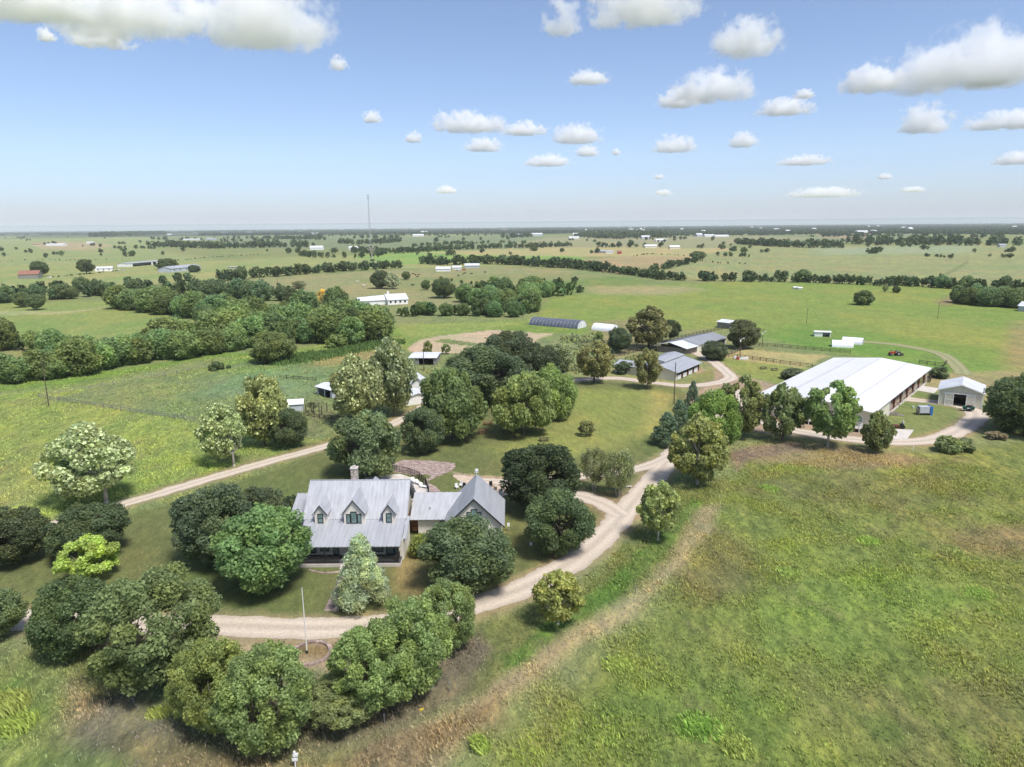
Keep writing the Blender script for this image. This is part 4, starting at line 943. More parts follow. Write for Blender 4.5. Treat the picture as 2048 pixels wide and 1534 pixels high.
# farmhouse, built in world metres around its own origin
HX, HY = -24.0, 101.0
def W(m):   # shift world coordinates to the house origin
    m.v = [(x - HX, y - HY, z) for x, y, z in m.v]; return m
house = empty('farmhouse', (HX, HY, 0), 0, 'cream limestone farmhouse with grey metal roofs, three dormers and a porch', 'house')
X0, X1 = -31.2, -16.9
wl = MB()
wl.prism([(97.6, 0), (112.0, 0), (112.0, 3.0), (110.9, 4.55), (106.3, 8.65), (101.0, 4.35), (97.6, 3.35)], 'x', X0, X1)
wl.box(-35.0, X0 - .004, 104.6, 114.2, 0, 3.0)
wl.box(-15.1, -9.9, 105.2, 112.8, 0, 2.98)
wl.box(X1 + .004, -15.6, 110.0, 112.4, 0, 2.9)
wl.prism([(-9.9, 0), (-1.85, 0), (-1.85, 3.9), (-5.9, 7.85), (-9.9, 3.95)], 'y', 100.5, 110.4)
wl.prism([(104.7, 3.0), (114.1, 3.0), (109.9, 5.2)], 'x', -34.9, X0 - .01)
wl.prism([(105.3, 2.98), (112.7, 2.98), (108.9, 5.55)], 'x', -15.0, -9.95)
part('wall', W(wl), 'limestone', house)
# skirting wall piece at the right of the porch
sw = MB(); sw.box(X1 + .005, -16.2, 96.9, 103.5, 0, 3.1); part('buttress', W(sw), 'limestone', house)
rf = MB(); th = .14
A = lambda y, z, x0=-32.0, x1=-16.3: ((x0, y, z), (x1, y, z))
rf.slab((-31.6,95.0,3.0),(-16.35,95.0,3.0),(-16.35,100.9,4.72),(-31.6,100.9,4.72), th, .62)
rf.slab((-32.0,100.85,4.75),(-16.15,100.85,4.75),(-16.15,106.3,9.05),(-32.0,106.3,9.05), th, .62)
rf.slab((-16.15,111.75,4.75),(-32.0,111.75,4.75),(-32.0,106.302,9.05),(-16.15,106.302,9.05), th, .62)
rf.slab((-16.2,113.2,3.2),(-31.9,113.2,3.2),(-31.9,111.7,4.72),(-16.2,111.7,4.72), th, .62)
rf.box(-32.0, -16.15, 106.2, 106.4, 9.03, 9.10)
# shed roof tip running down at the right of the porch
rf.slab((-16.3,97.0,3.25),(-15.75,97.0,3.25),(-15.75,101.6,4.9),(-16.3,101.6,4.9), th, 0)
part('roof', W(rf), 'roof_metal', house)
rg = MB()
rg.slab((-35.3,103.8,3.0),(-31.9,103.8,3.0),(-31.9,109.9,5.5),(-35.3,109.9,5.5), th, .62)
rg.slab((-31.9,115.0,3.0),(-35.3,115.0,3.0),(-35.3,109.902,5.5),(-31.9,109.902,5.5), th, .62)
part('wing_roof', W(rg), 'roof_metal', house)
rc = MB()
rc.slab((-16.25,104.4,3.02),(-9.2,104.4,3.02),(-6.4,108.9,5.85),(-16.0,108.9,5.85), th, .62)
rc.slab((-9.2,113.4,3.02),(-16.25,113.4,3.02),(-16.0,108.902,5.85),(-6.4,108.902,5.85), th, .62)
part('breezeway_roof', W(rc), 'roof_metal', house)
rr_ = MB(); ax, az_ = -5.9, 8.2; sl = .98
rr_.slab((ax,100.0,az_),(ax,110.9,az_),(-1.3,110.9,az_-4.6*sl),(-1.3,100.0,az_-4.6*sl), th, 0)
rr_.slab((ax-.004,110.9,az_),(ax-.004,100.0,az_),(-10.5,100.0,az_-4.6*sl),(-10.5,110.9,az_-4.6*sl), th, 0)
for k in range(18):
    y = 100.2 + k * .62
    for sx in (-1, 1):
        rr_.add([(ax+sx*.02,y-.03,az_+.045),(ax+sx*.02,y+.03,az_+.045),(ax+sx*4.6,y+.03,az_-4.6*sl+.045),(ax+sx*4.6,y-.03,az_-4.6*sl+.045),
                 (ax+sx*.02,y-.03,az_-.01),(ax+sx*.02,y+.03,az_-.01),(ax+sx*4.6,y+.03,az_-4.6*sl-.01),(ax+sx*4.6,y-.03,az_-4.6*sl-.01)],
                [(0,1,2,3),(0,4,5,1),(1,5,6,2),(2,6,7,3),(3,7,4,0)])
garage_roof = part('garage_roof', W(rr_), 'roof_metal', house)
bg_ = MB()
for sx in (-1, 1):
    bg_.add([(ax,99.94,az_+.02),(ax,99.99,az_+.02),(ax+sx*4.62,99.99,az_-4.62*sl+.02),(ax+sx*4.62,99.94,az_-4.62*sl+.02),
            (ax,99.94,az_-.24),(ax,99.99,az_-.24),(ax+sx*4.62,99.99,az_-4.62*sl-.24),(ax+sx*4.62,99.94,az_-4.62*sl-.24)],
           [(0,1,2,3),(7,6,5,4),(0,3,7,4),(1,5,6,2),(3,2,6,7),(0,4,5,1)])
part('barge_board', W(bg_), 'dark', garage_roof)
# rear cross gable
rx = MB(); rx.slab((-22.6,107.9,8.0),(-22.6,110.9,8.0),(-20.8,110.9,6.3),(-20.8,110.3,6.3), th); rx.slab((-22.604,110.9,8.0),(-22.604,107.9,8.0),(-24.4,110.3,6.3),(-24.4,110.9,6.3), th)
part('rear_gable_roof', W(rx), 'roof_metal', house)
# dormers
def dormer(cx, wv, zt, yf=100.0, zb=4.35, hw=1.85, pk=1.15, big=False):
    m = MB(); a = wv / 2; ze = zb + hw
    yr = lambda z: 100.85 + (z - 4.75) / .789      # depth where the main roof reaches height z
    m.prism([(cx - a, zb - .35), (cx + a, zb - .35), (cx + a, ze), (cx, ze + pk), (cx - a, ze)], 'y', yf, yr(ze) + .6)
    o = part('dormer', W(m), 'limestone', house)
    r = MB(); ov = .30; s = pk / a; zl = ze - ov * s + .12; zp = ze + pk + .12; xo = a + ov
    r.slab((cx + xo, yf - .3, zl), (cx + xo, yr(zl) + .1, zl), (cx, yr(zp) + .1, zp), (cx, yf - .3, zp), .1, .6, .03)
    r.slab((cx - xo, yr(zl) + .1, zl), (cx - xo, yf - .3, zl), (cx - .004, yf - .3, zp), (cx - .004, yr(zp) + .1, zp), .1, .6, .03)
    part('dormer_roof', W(r), 'roof_metal', o)
    b = MB()
    for sx in (-1, 1):
        b.add([(cx, yf-.35, zp+.02), (cx, yf-.303, zp+.02), (cx+sx*xo, yf-.303, zl+.02), (cx+sx*xo, yf-.35, zl+.02),
               (cx, yf-.35, zp-.16), (cx, yf-.303, zp-.16), (cx+sx*xo, yf-.303, zl-.16), (cx+sx*xo, yf-.35, zl-.16)],
              [(0,1,2,3),(7,6,5,4),(0,3,7,4),(1,5,6,2),(3,2,6,7),(0,4,5,1)])
    part('barge_board', W(b), 'dark', o)
    # pale valley flashing where dormer meets the roof
    v = MB()
    for sx in (-1, 1):
        p = np.array((cx, yr(zp) + .12, zp + .03)); q = np.array((cx + sx * (xo + .1), yr(zl) + .12, zl + .03)); u = np.array((0, .16, .16 * .789))
        v.add([p, q, q + u, p + u], [(0, 1, 2, 3)])
    part('flashing', W(v), 'white', o)
    return yf, zb, ze
L_ = lambda x, y, z: (x - HX, y - HY, z)
for cx in (-29.0, -18.7):
    yf, zb, ze = dormer(cx, 1.75, 0)
    window(house, L_(cx, yf, zb + .95), .86, 1.5)
yf, zb, ze = dormer(-23.95, 3.0, 0, hw=1.9, pk=1.9, yf=99.9)
window(house, L_(-23.95, yf, zb + 1.08), .95, 1.9, muntin=0); 
for sx in (-1, 1): window(house, L_(-23.95 + sx * .82, yf, zb + .9), .62, 1.5, muntin=0)
# garage gable windows
window(house, L_(ax, 100.5, 5.4), .95, 1.9)
for sx in (-1, 1): window(house, L_(ax + sx * .82, 100.5, 5.2), .6, 1.45, muntin=0)
# front wall windows and doors under the porch
for cx, wv, hv, z in ((-30.0,1.5,1.9,1.75), (-28.0,1.3,1.5,1.85), (-26.3,.9,2.1,1.6), (-20.0,1.4,1.7,1.8), (-18.3,1.2,2.1,1.6), (-23.6,1.4,1.6,1.8), (-17.35,.7,2.0,1.6)):
    window(house, L_(cx, 97.6, z), wv, hv)
d = MB(); d.box(-22.3, -21.3, 97.5, 97.585, .5, 2.6); door = part('door', W(d), 'redwood', house)
h_ = MB(); h_.box(-21.45, -21.4, 97.44, 97.5, 1.45, 1.6); part('handle', W(h_), 'steel', door)
window(house, L_(-11.2, 105.2, 1.75), .75, 1.5)
window(house, L_(-35 + 1.6, 104.6, 1.7), .9, 1.3)
window(house, L_(X1 + .005, 104.8, 6.2), .7, 1.3, n=(1, 0)); window(house, L_(X1 + .005, 106.4, 1.8), .9, 1.3, n=(1, 0))
# breezeway
bz = MB(); bz.box(X1 + .01, -15.11, 107.5, 107.7, 0, 2.9); part('breezeway_wall', W(bz), 'redwood', house)
bw = MB(); bw.box(-16.1, -15.4, 106.2, 106.35, .35, 1.0); bw.box(-16.1, -15.4, 106.3, 106.9, .25, .35); part('firewood_rack', W(bw), 'redwood', house)
# porch
pf = MB(); pf.box(-31.0, -16.35, 94.6, 97.59, .02, .5); part('porch_base', W(pf), 'concrete', house)
pf = MB(); pf.box(-30.95, -16.4, 94.75, 97.58, .502, .53); part('porch_floor', W(pf), 'greydark', house)
for x in (-30.8, -27.3, -23.8, -20.3, -16.75):
    p = MB(); p.box(x - .08, x + .08, 94.9, 95.06, .52, 3.0); part('post', W(p), 'dark', house)
for xa, xb in ((-30.7, -27.4), (-27.2, -25.2), (-22.4, -20.4), (-20.2, -16.85)):
    p = MB(); p.box(xa, xb, 94.94, 95.0, 1.42, 1.48); p.box(xa, xb, 94.94, 95.0, .62, .68)
    x = xa + .08
    while x < xb: p.box(x - .032, x + .032, 94.955, 94.985, .68, 1.42); x += .115
    part('railing', W(p), 'dark', house)
p = MB(); p.box(-16.78, -16.72, 95.1, 97.5, 1.42, 1.48); p.box(-16.78, -16.72, 95.1, 97.5, .62, .68); y = 95.2
while y < 97.5: p.box(-16.77, -16.73, y - .02, y + .02, .68, 1.42); y += .13
part('railing', W(p), 'dark', house)
st = MB(); st.box(-25.0, -22.6, 94.15, 94.59, .02, .36); st.box(-25.0, -22.6, 93.75, 94.14, .02, .19); part('steps', W(st), 'concrete', house)
# chimney
c = MB(); c.box(-25.9, -24.9, 107.7, 108.7, 5.8, 10.35); ch = part('chimney', W(c), 'stone', house)
c = MB(); c.box(-26.0, -24.8, 107.6, 108.8, 10.352, 10.5); c.box(-25.65, -25.15, 107.95, 108.45, 10.5, 10.75); part('chimney_cap', W(c), 'concrete', ch)
v = MB(); v.tube((-13.1, 106.0, 4.05), (-13.1, 106.0, 4.6), .06); v.tube((-13.1, 106.0, 4.6), (-13.1, 106.0, 4.72), .14); part('vent_pipe', W(v), 'white', house)
# weather vane on the garage ridge
wv_ = MB(); wv_.tube((-5.9,109.9,8.2),(-5.9,109.9,8.95),.04); wv_.ball((-5.9,109.9,9.2),.30,.06,.30); wv_.box(-6.3,-5.5,109.88,109.92,8.85,8.9)
part('weather_vane', W(wv_), 'white', house)
# retaining kerb before the porch
k_ = MB()
P = cat([(617,1140),(640,1146),(665,1146),(700,1141)], 6)
for i in range(len(P) - 1): k_.tube((P[i][0], P[i][1], .05), (P[i+1][0], P[i+1][1], .05), .16, n=6)
tag(k_.build('garden_edging', MT['brick']), 'curved low stone edging in front of the porch', 'edging')

# covered arena barn
BA = R_(-40.0); BO = (63.7, 178.5, 0)
barn = empty('arena_barn', BO, BA, 'huge white-roofed open riding arena barn with cream front', 'barn')
BW, BL, EV, RG = 27.0, 64.0, 4.75, 6.3
m = MB(); m.slab((-.8,-1,EV),(-.8,BL+3,EV),(BW/2,BL+3,RG),(BW/2,-1,RG), .16, 1.2, .02, .05); m.slab((BW+.8,BL+3,EV),(BW+.8,-1,EV),(BW/2,-1,RG),(BW/2,BL+3,RG), .16, 1.2, .02, .05)
roof = part('roof', m, 'roof_white', barn)
for x in (BW*.22, BW*.5, BW*.78):
    s = MB(); zf = lambda q: EV + (RG-EV)*(min(q, BW-q)+.8)/(BW/2+.8) + .04
    s.add([(x-.09,-.9,zf(x-.09)),(x+.09,-.9,zf(x+.09)),(x+.09,BL+2.9,zf(x+.09)),(x-.09,BL+2.9,zf(x-.09))], [(0,1,2,3)]); part('roof_seam', s, 'roof_grey', roof)
for fy in (4, 22, 41, 57):
    s = MB()
    for sx in (-1, 1):
        a = (BW/2, fy, RG + .035); b = (BW/2 + sx * (BW/2 + .7), fy, EV + .045)
        s.add([a, (a[0], fy + .05, a[2]), (b[0], fy + .05, b[2]), b], [(0, 1, 2, 3)])
    part('roof_seam', s, 'bluegrey', roof)
m = MB(); m.prism([(0, 0), (BW, 0), (BW, EV - .2), (BW/2, RG - .2), (0, EV - .2)], 'y', 0, .25)
m.box(BW - .25, BW, .25, 18, 0, EV - .2); m.box(0, .25, .25, 12, 0, EV - .2)
m.prism([(.25, 0), (BW - .25, 0), (BW - .25, EV - .3), (BW/2, RG - .3), (.25, EV - .3)], 'y', 17.75, 18)
part('wall', m, 'cream', barn)
m = MB(); m.box(.3, BW - .3, 18.1, BL, .0, .06); part('arena_floor', m, 'tan', barn)
m = MB(); m.box(BW - .2, BW, 18, BL, 0, .5); part('kerb', m, 'concrete', barn)
m = MB(); m.box(BW-.02, BW+.1, -.02, 0.1, 0, EV-.2); m.box(-.1, .02, -.02, .1, 0, EV-.2); m.box(BW+.003, BW+.06, 17.7, 17.95, 0, EV-.2); part('corner_trim', m, 'white', barn)
y = 18.3; i = 0
while y <= BL + .1:
    for sx, x in ((1, BW - .35), (-1, .35)):
        m = MB(); m.add([(x, y-.15, .06), (x - sx*.35, y-.15, .06), (x - sx*.75, y-.15, EV-.15), (x, y-.15, EV-.15), (x, y+.15, .06), (x - sx*.35, y+.15, .06), (x - sx*.75, y+.15, EV-.15), (x, y+.15, EV-.15)],
                        [(0,1,2,3),(7,6,5,4),(0,4,5,1),(1,5,6,2),(2,6,7,3),(3,7,4,0)])
        a_ = (x - sx*.75, EV-.15); m.add([(x,y-.12,EV-.25),(x,y+.12,EV-.25),(BW/2,y+.12,RG-.3),(BW/2,y-.12,RG-.3),(x,y-.12,EV-.95),(x,y+.12,EV-.95),(BW/2,y+.12,RG-.75),(BW/2,y-.12,RG-.75)],
              [(0,1,2,3),(7,6,5,4),(0,4,5,1),(2,6,7,3),(1,5,6,2),(0,3,7,4)])
        part('column', m, 'redsteel', barn)
    if i % 2 == 0:
        m = MB(); m.box(BW - .04, BW + .12, y - .1, y + .1, .02, EV - .15); part('downspout', m, 'white', barn)
    y += 7.62; i += 1
for k in range(6):
    y0 = 18.6 + k * 7.62; m = MB()
    for z in (.95, 1.45): m.box(BW - .16, BW - .08, y0, y0 + 7.0, z, z + .12)
    part('railing', m, 'rail', barn)
    m = MB()
    for z in (.95, 1.45): m.box(.08, .16, y0, y0 + 7.0, z, z + .12)
    part('railing', m, 'rail', barn)
for y in (10.5, 12.3): window(barn, (BW, y, 2.6), .8, 1.1, n=(1, 0), frame='white')
for x in (21.6, ): window(barn, (x, 0, 2.5), 1.7, 1.4, frame='white')
window(barn, (24.6, 0, 2.5), 1.2, 1.4, frame='white'); window(barn, (9, 0, 2.3), 1.6, 1.3, frame='white')
m = MB(); m.box(1.2, 2.8, -.05, -.01, 0.1, 2.3); d = part('door', m, 'white', barn); m = MB(); m.box(1.4, 2.6, -.09, -.052, 1.2, 2.1); part('door_pane', m, 'interior', d)
m = MB(); m.box(18.6, 19.7, -.05, -.01, .95, 3.1); part('door', m, 'white', barn)
# white deck with railing before the barn
deck = empty('deck', (BO[0], BO[1], 0), BA, 'white railed timber deck along the barn front', 'deck')
m = MB(); m.box(11.5, 25.5, -3.0, -.15, .78, .9); part('floor', m, 'concrete', deck)
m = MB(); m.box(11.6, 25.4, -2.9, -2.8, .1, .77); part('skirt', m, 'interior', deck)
x = 11.6
while x < 25.6:
    m = MB(); m.box(x - .07, x + .07, -3.09, -2.95, 0, 1.9); part('post', m, 'white', deck); x += 2.3
m = MB()
for z in (1.05, 1.3, 1.55, 1.82): m.box(11.6, 25.4, -3.04, -3.0, z, z + .08)
m.box(25.42, 25.5, -2.9, -.3, 1.75, 1.85); m.box(25.42, 25.5, -2.9, -.3, 1.3, 1.38); part('railing', m, 'white', deck)
m = MB(); m.box(8.9, 11.3, -2.6, -1.0, 0, .3); m.box(9.7, 11.3, -2.6, -1.0, .302, .6); part('steps', m, 'concrete', deck)

# cream shed
sa = R_(-33.5)
shed = empty('cream_shed', (115.1, 186.0, 0), sa, 'cream gabled shed with white trim and open sliding doors', 'shed')
SW, SL, SE, SP = 9.9, 11.5, 4.2, 5.9
m = MB(); m.prism([(0,0),(3.45,0),(3.45,3.3),(6.2,3.3),(6.2,0),(SW,0),(SW,SE),(SW/2,SP),(0,SE)], 'y', 0, .2) 
m.box(0, .2, .2, SL, 0, SE); m.box(SW-.2, SW, .2, SL, 0, SE); m.prism([(0,0),(SW,0),(SW,SE),(SW/2,SP),(0,SE)], 'y', SL, SL + .2); part('wall', m, 'cream', shed)
m = MB(); sl = (SP - SE) / (SW / 2)
m.slab((-.45,-.45,SE-.45*sl+.12),(-.45,SL+.6,SE-.45*sl+.12),(SW/2,SL+.6,SP+.12),(SW/2,-.45,SP+.12),.1,.6,.03); m.slab((SW+.45,SL+.6,SE-.45*sl+.12),(SW+.45,-.45,SE-.45*sl+.12),(SW/2,-.45,SP+.12),(SW/2,SL+.6,SP+.12),.1,.6,.03)
part('roof', m, 'roof_far', shed)
m = MB()
for sx in (-1, 1):
    a = (SW/2, SP + .16); b = (SW/2 + sx * (SW/2 + .46), SE - .46 * sl + .16)
    m.add([(a[0],-.5,a[1]),(b[0],-.5,b[1]),(b[0],-.5,b[1]-.3),(a[0],-.5,a[1]-.3),(a[0],-.455,a[1]),(b[0],-.455,b[1]),(b[0],-.455,b[1]-.3),(a[0],-.455,a[1]-.3)],[(0,1,2,3),(7,6,5,4),(0,4,5,1),(2,6,7,3),(1,5,6,2),(0,3,7,4)])
m.box(-.05,.2,-.06,-.002,0,SE-.1); m.box(SW-.2,SW+.05,-.06,-.002,0,SE-.1); m.box(1.0,8.8,-.14,-.003,3.32,3.52)
part('trim', m, 'white', shed)
for x0, x1 in ((1.35, 3.4), (6.25, 8.3)):
    d = empty('door', (0, 0, 0)); bpy.data.objects.remove(d)
    m = MB(); m.box(x0, x1, -.12, -.03, .05, 3.3); d = part('door', m, 'cream', shed)
    m = MB(); t = .16; f0, f1 = -.17, -.122
    m.box(x0, x0+t, f0, f1, .05, 3.3); m.box(x1-t, x1, f0, f1, .05, 3.3); m.box(x0+t, x1-t, f0, f1, .05, .05+t); m.box(x0+t, x1-t, f0, f1, 1.55, 1.55+t); m.box(x0+t, x1-t, f0, f1, 3.3-t, 3.3)
    for s in (0, 1):
        za, zb_ = (.21, 1.55) if s else (1.55, .21)
        m.add([(x0+t,f0-.003-s*.004,za-.08),(x0+t,f0-.003-s*.004,za+.08),(x1-t,f0-.003-s*.004,zb_+.08),(x1-t,f0-.003-s*.004,zb_-.08)], [(0,3,2,1)])
    part('door_brace', m, 'white', d)
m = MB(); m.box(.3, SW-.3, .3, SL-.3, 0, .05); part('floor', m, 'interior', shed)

def gable(name, label, cat_, a, b, depth, eave, rise, wall='white', roof='roof_far', along=True, over=.5, ribs=0.0, opens=(), wins=0, label_extra=None, group=None, flip=1):
    """gabled building whose front bottom edge runs between photo pixels a and b; ridge along the front or along the depth"""
    A = G(*a); B = G(*b); Lf = np.linalg.norm(B - A); rz = math.atan2(B[1]-A[1], B[0]-A[0])
    e = empty(name, tuple(A), rz, label, cat_, group); D = depth
    m = MB()
    if along:
        pr = [(0, 0), (D, 0), (D, eave), (D/2, eave + rise), (0, eave)]
        if opens:
            m.prism([(0,0),(D,0),(D,eave),(D/2,eave+rise),(0,eave)], 'x', 0, .2); m.prism([(0,0),(D,0),(D,eave),(D/2,eave+rise),(0,eave)], 'x', Lf-.2, Lf)
            m.box(.2, Lf-.2, D-.2, D, 0, eave); last = .2
            for o0, o1, zt in opens:
                m.box(last, o0*Lf, 0, .2, 0, eave); m.box(o0*Lf, o1*Lf, 0, .2, zt*eave, eave); last = o1*Lf
            m.box(last, Lf-.2, 0, .2, 0, eave)
        else: m.prism(pr, 'x', 0, Lf)
        part('wall', m, wall, e)
        s = rise / (D/2); z = eave - over*s + .1; r = MB()
        r.slab((-over,-over,z),(Lf+over,-over,z),(Lf+over,D/2,eave+rise+.1),(-over,D/2,eave+rise+.1),.12,ribs)
        r.slab((Lf+over,D+over,z),(-over,D+over,z),(-over,D/2+.003,eave+rise+.1),(Lf+over,D/2+.003,eave+rise+.1),.12,ribs); part('roof', r, roof, e)
    else:
        pr = [(0, 0), (Lf, 0), (Lf, eave), (Lf/2, eave + rise), (0, eave)]
        m.prism(pr, 'y', 0, D); part('wall', m, wall, e)
        s = rise / (Lf/2); z = eave - over*s + .1; r = MB()
        r.slab((-over,-over,z),(-over,D+over,z),(Lf/2,D+over,eave+rise+.1),(Lf/2,-over,eave+rise+.1),.12,ribs)
        r.slab((Lf+over,D+over,z),(Lf+over,-over,z),(Lf/2+.003,-over,eave+rise+.1),(Lf/2+.003,D+over,eave+rise+.1),.12,ribs); part('roof', r, roof, e)
    if opens:
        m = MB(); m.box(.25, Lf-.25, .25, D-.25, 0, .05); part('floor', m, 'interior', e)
    for i in range(wins):
        x = Lf * (i + .6) / (wins + .2); q = MB(); q.box(x-.6, x+.6, -.05, -.004, eave*.35, eave*.75); part('window', q, 'interior', e)
    return e, Lf

# stable near the track
st_c = G(1351, 762); u = np.array((.585, .811)); ang = math.atan2(-.585, .811)   # local x to the right-front, y along the stalls
stable = empty('stable', (st_c[0], st_c[1], 0), ang, 'cream stable with open stalls, white half doors and stepped grey roofs', 'stable')
# local: x from -12 (left) to 0, y from 0 (front) to 20
m = MB(); m.prism([(-11.5,0),(0,0),(0,2.9),(-5.75,4.3),(-11.5,2.9)], 'y', 0, .2); m.prism([(-11.5,0),(0,0),(0,2.9),(-5.75,4.3),(-11.5,2.9)], 'y', 19.6, 19.8); m.box(-11.5,-11.3,.2,19.6,0,2.9); m.box(-5.8,-5.6,.2,19.6,0,4.1)
m.box(-.2, 0, .2, 1.0, 0, 2.9); m.box(-.2, 0, .2, 19.6, 2.45, 2.9)
m.box(-22.0, -11.502, 1.5, 9.5, 0, 2.7)
part('wall', m, 'cream', stable)
m = MB(); m.slab((.9,20.3,2.75),(.9,-.5,2.75),(-5.75,-.5,4.45),(-5.75,20.3,4.45),.12,.8,.03); m.slab((-12.2,-.5,2.75),(-12.2,20.3,2.75),(-5.754,20.3,4.45),(-5.754,-.5,4.45),.12,.8,.03)
part('roof', m, 'roof_metal', stable)
m = MB(); m.box(-9.3,-5.9,4.5,20.0,3.8,5.0); cl = part('clerestory', m, 'cream', stable)
m = MB(); m.slab((-5.5,20.4,4.9),(-5.5,4.1,4.9),(-9.2,4.1,5.6),(-9.2,20.4,5.6),.12,.8,.03); m.slab((-12.0,4.1,5.0),(-12.0,20.4,5.0),(-9.204,20.4,5.6),(-9.204,4.1,5.6),.12,.8,.03); part('clerestory_roof', m, 'roof_metal', cl)
m = MB(); m.slab((-22.4,.9,2.75),(-11.6,.9,2.75),(-11.6,5.5,3.8),(-22.4,5.5,3.8),.12,.8,.03); m.slab((-11.6,10.1,2.75),(-22.4,10.1,2.75),(-22.4,5.504,3.8),(-11.6,5.504,3.8),.12,.8,.03); part('wing_roof', m, 'roof_metal', stable)
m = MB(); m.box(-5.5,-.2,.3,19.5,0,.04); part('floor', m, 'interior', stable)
for i in range(5):
    y = 1.0 + i * 4.65
    m = MB(); m.box(-.25, .02, y - .12, y + .22, 0, 2.45); part('post', m, 'redsteel', stable)
    if i < 4:
        m = MB(); m.box(-.12, -.02, y + .5, y + 3.4, .1, 1.45); d = part('stall_door', m, 'white', stable)
        q = MB(); q.box(-.02, .0, y + .5, y + 3.4, .7, .8); q.box(-.0195, .001, y + 1.9, y + 2.0, .1, 1.45); part('door_brace', q, 'bluegrey', d)
        q = MB(); q.box(-.1, -.04, y + 3.42, y + 4.4, .1, 1.2); part('partition', q, 'redsteel', stable)

# second barn with weathered pen
b2, L2 = gable('pole_barn', 'grey metal-roofed barn with weathered wood pens in front', 'barn', (1394,704), (1452,689), 13, 2.8, 1.5, 'cream', 'roof_metal', ribs=.8, opens=((.3,.62,.85),(.68,.95,.85)))
m = MB(); m.slab((-9.5,-1.0,2.5),(.0,-1.0,2.5),(.0,6.5,4.15),(-9.5,6.5,4.15),.1,.8,.03); m.slab((.0,13.5,2.5),(-9.5,13.5,2.5),(-9.5,6.504,4.15),(.0,6.504,4.15),.1,.8,.03); part('lean_to_roof', m, 'roof_far', b2)
m = MB(); m.box(-9.0,-.01,.3,.5,0,1.9); m.box(-9.0,-8.8,.5,12,0,2.4); part('pen_wall', m, 'wood', b2)
for x in (-6, -3, 3, 9, 14): 
    m = MB(); m.box(x-.09, x+.09, -.7, -.5, 0, 2.5); part('post', m, 'wood', b2)
fp = MB(); A = G(1318,700); B = G(1358,706); m = MB()
def board_fence(name, label, pts, h, mat, step=.18):
    P = [G(*p) for p in pts]; e = empty(name, tuple(P[0]), 0, label, 'fence'); m = MB(); q = MB()
    for i in range(len(P)-1):
        a, b = P[i]-P[0], P[i+1]-P[0]; L = np.linalg.norm(b-a); d = (b-a)/L; nn = np.array((-d[1], d[0], 0)); n = int(L/step)
        for k in range(n):
            c0 = a + d*(k*step); c1 = a + d*(k*step+step*.9); hh = h*random.Random(k).uniform(.95,1.03)
            m.add([c0-nn*.02,c1-nn*.02,c1+nn*.02,c0+nn*.02]+[c+np.array((0,0,hh)) for c in (c0-nn*.02,c1-nn*.02,c1+nn*.02,c0+nn*.02)], [(0,1,5,4),(1,2,6,5),(2,3,7,6),(3,0,4,7),(4,5,6,7)])
    part('boards', m, mat, e); return e
board_fence('board_fence', 'tall weathered board fence between stable and grey-roofed barn', [(1321,696),(1345,700),(1362,704),(1392,704)], 1.9, 'wood')
fl = MB()

# other buildings around the place
gable('tin_shed', 'small grey shed with pale roof left of the brown-green tree', 'shed', (1434,655), (1460,658), 9, 2.8, .8, 'greywood', 'roof_far')
def hoop(name, label, a, b, rad, mat, endmat, cat_='greenhouse', ribs=10, hgt=None, group=None, door=True):
    A = G(*a); B = G(*b); L = np.linalg.norm(B-A); rz = math.atan2(B[1]-A[1], B[0]-A[0]); h = hgt or rad
    e = empty(name, tuple(A), rz, label, cat_, group); n = 14
    m = MB(); arc = [(rad*math.cos(math.pi*i/n), h*math.sin(math.pi*i/n)) for i in range(n+1)]
    V = [(x, y + rad, z) for x in (0, L) for y, z in arc]; m.add(V, [(i, i+1, n+2+i, n+1+i) for i in range(n)])
    V2 = [(x, y*.985 + rad, z*.985) for x in (0, L) for y, z in arc]; m.add(V2, [(n+1+i, n+2+i, i+1, i) for i in range(n)])
    part('cover', m, mat, e, smooth=True)
    r = MB()
    for k in range(ribs+1):
        x = L*k/ribs
        for i in range(n):
            y0,z0 = arc[i]; y1,z1 = arc[i+1]; r.tube((x, y0*1.005+rad, z0*1.005),(x, y1*1.005+rad, z1*1.005), .05, n=4, cap=False)
    part('hoop', r, 'steel' if mat != 'plastic' else 'white', e)
    for x in (0.02, L-.02):
        w_ = MB(); w_.add([(x, y*.97+rad, z*.97) for y, z in arc], [tuple(range(n+1))]); o = part('end_wall', w_, endmat, e)
    if door:
        d = MB(); d.box(L+.0, L+.05, rad-.6, rad+.6, 0, h*.7); part('door', d, 'interior' if mat == 'plastic' else 'white', e)
    return e
hoop('quonset_hut', 'long dark ribbed hoop barn in the weeds', (1058,650), (1155,658), 4.6, 'darktin', 'roof_far', 'hoop barn', 14, 3.6)
hoop('greenhouse', 'white film greenhouse beside the dark hoop barn', (1183,660), (1222,664), 3.3, 'plastic', 'plastic', 'greenhouse', 8, 3.0)
hoop('calf_hut', 'front one of two white hoop huts in the meadow', (1664,694), (1707,696), 2.6, 'plastic', 'plastic', 'hoop hut', 5, 2.5, group='white hoop huts')
hoop('calf_hut', 'rear one of two white hoop huts in the meadow', (1683,687), (1724,690), 2.6, 'plastic', 'plastic', 'hoop hut', 5, 2.5, group='white hoop huts')
gable('loafing_shed', 'white-roofed low shed left of the hoop huts', 'shed', (1629,673), (1661,674), 4, 2.0, .3, 'white', 'roof_white', over=.3, opens=((.5,.95,.85),))
gable('loafing_shed', 'open grey shed with metal roof half hidden by the olive poplar', 'shed', (634,789), (664,797), 6, 2.5, .6, 'bluegrey', 'roof_far', opens=((.1,.5,.9),(.55,.9,.9)))
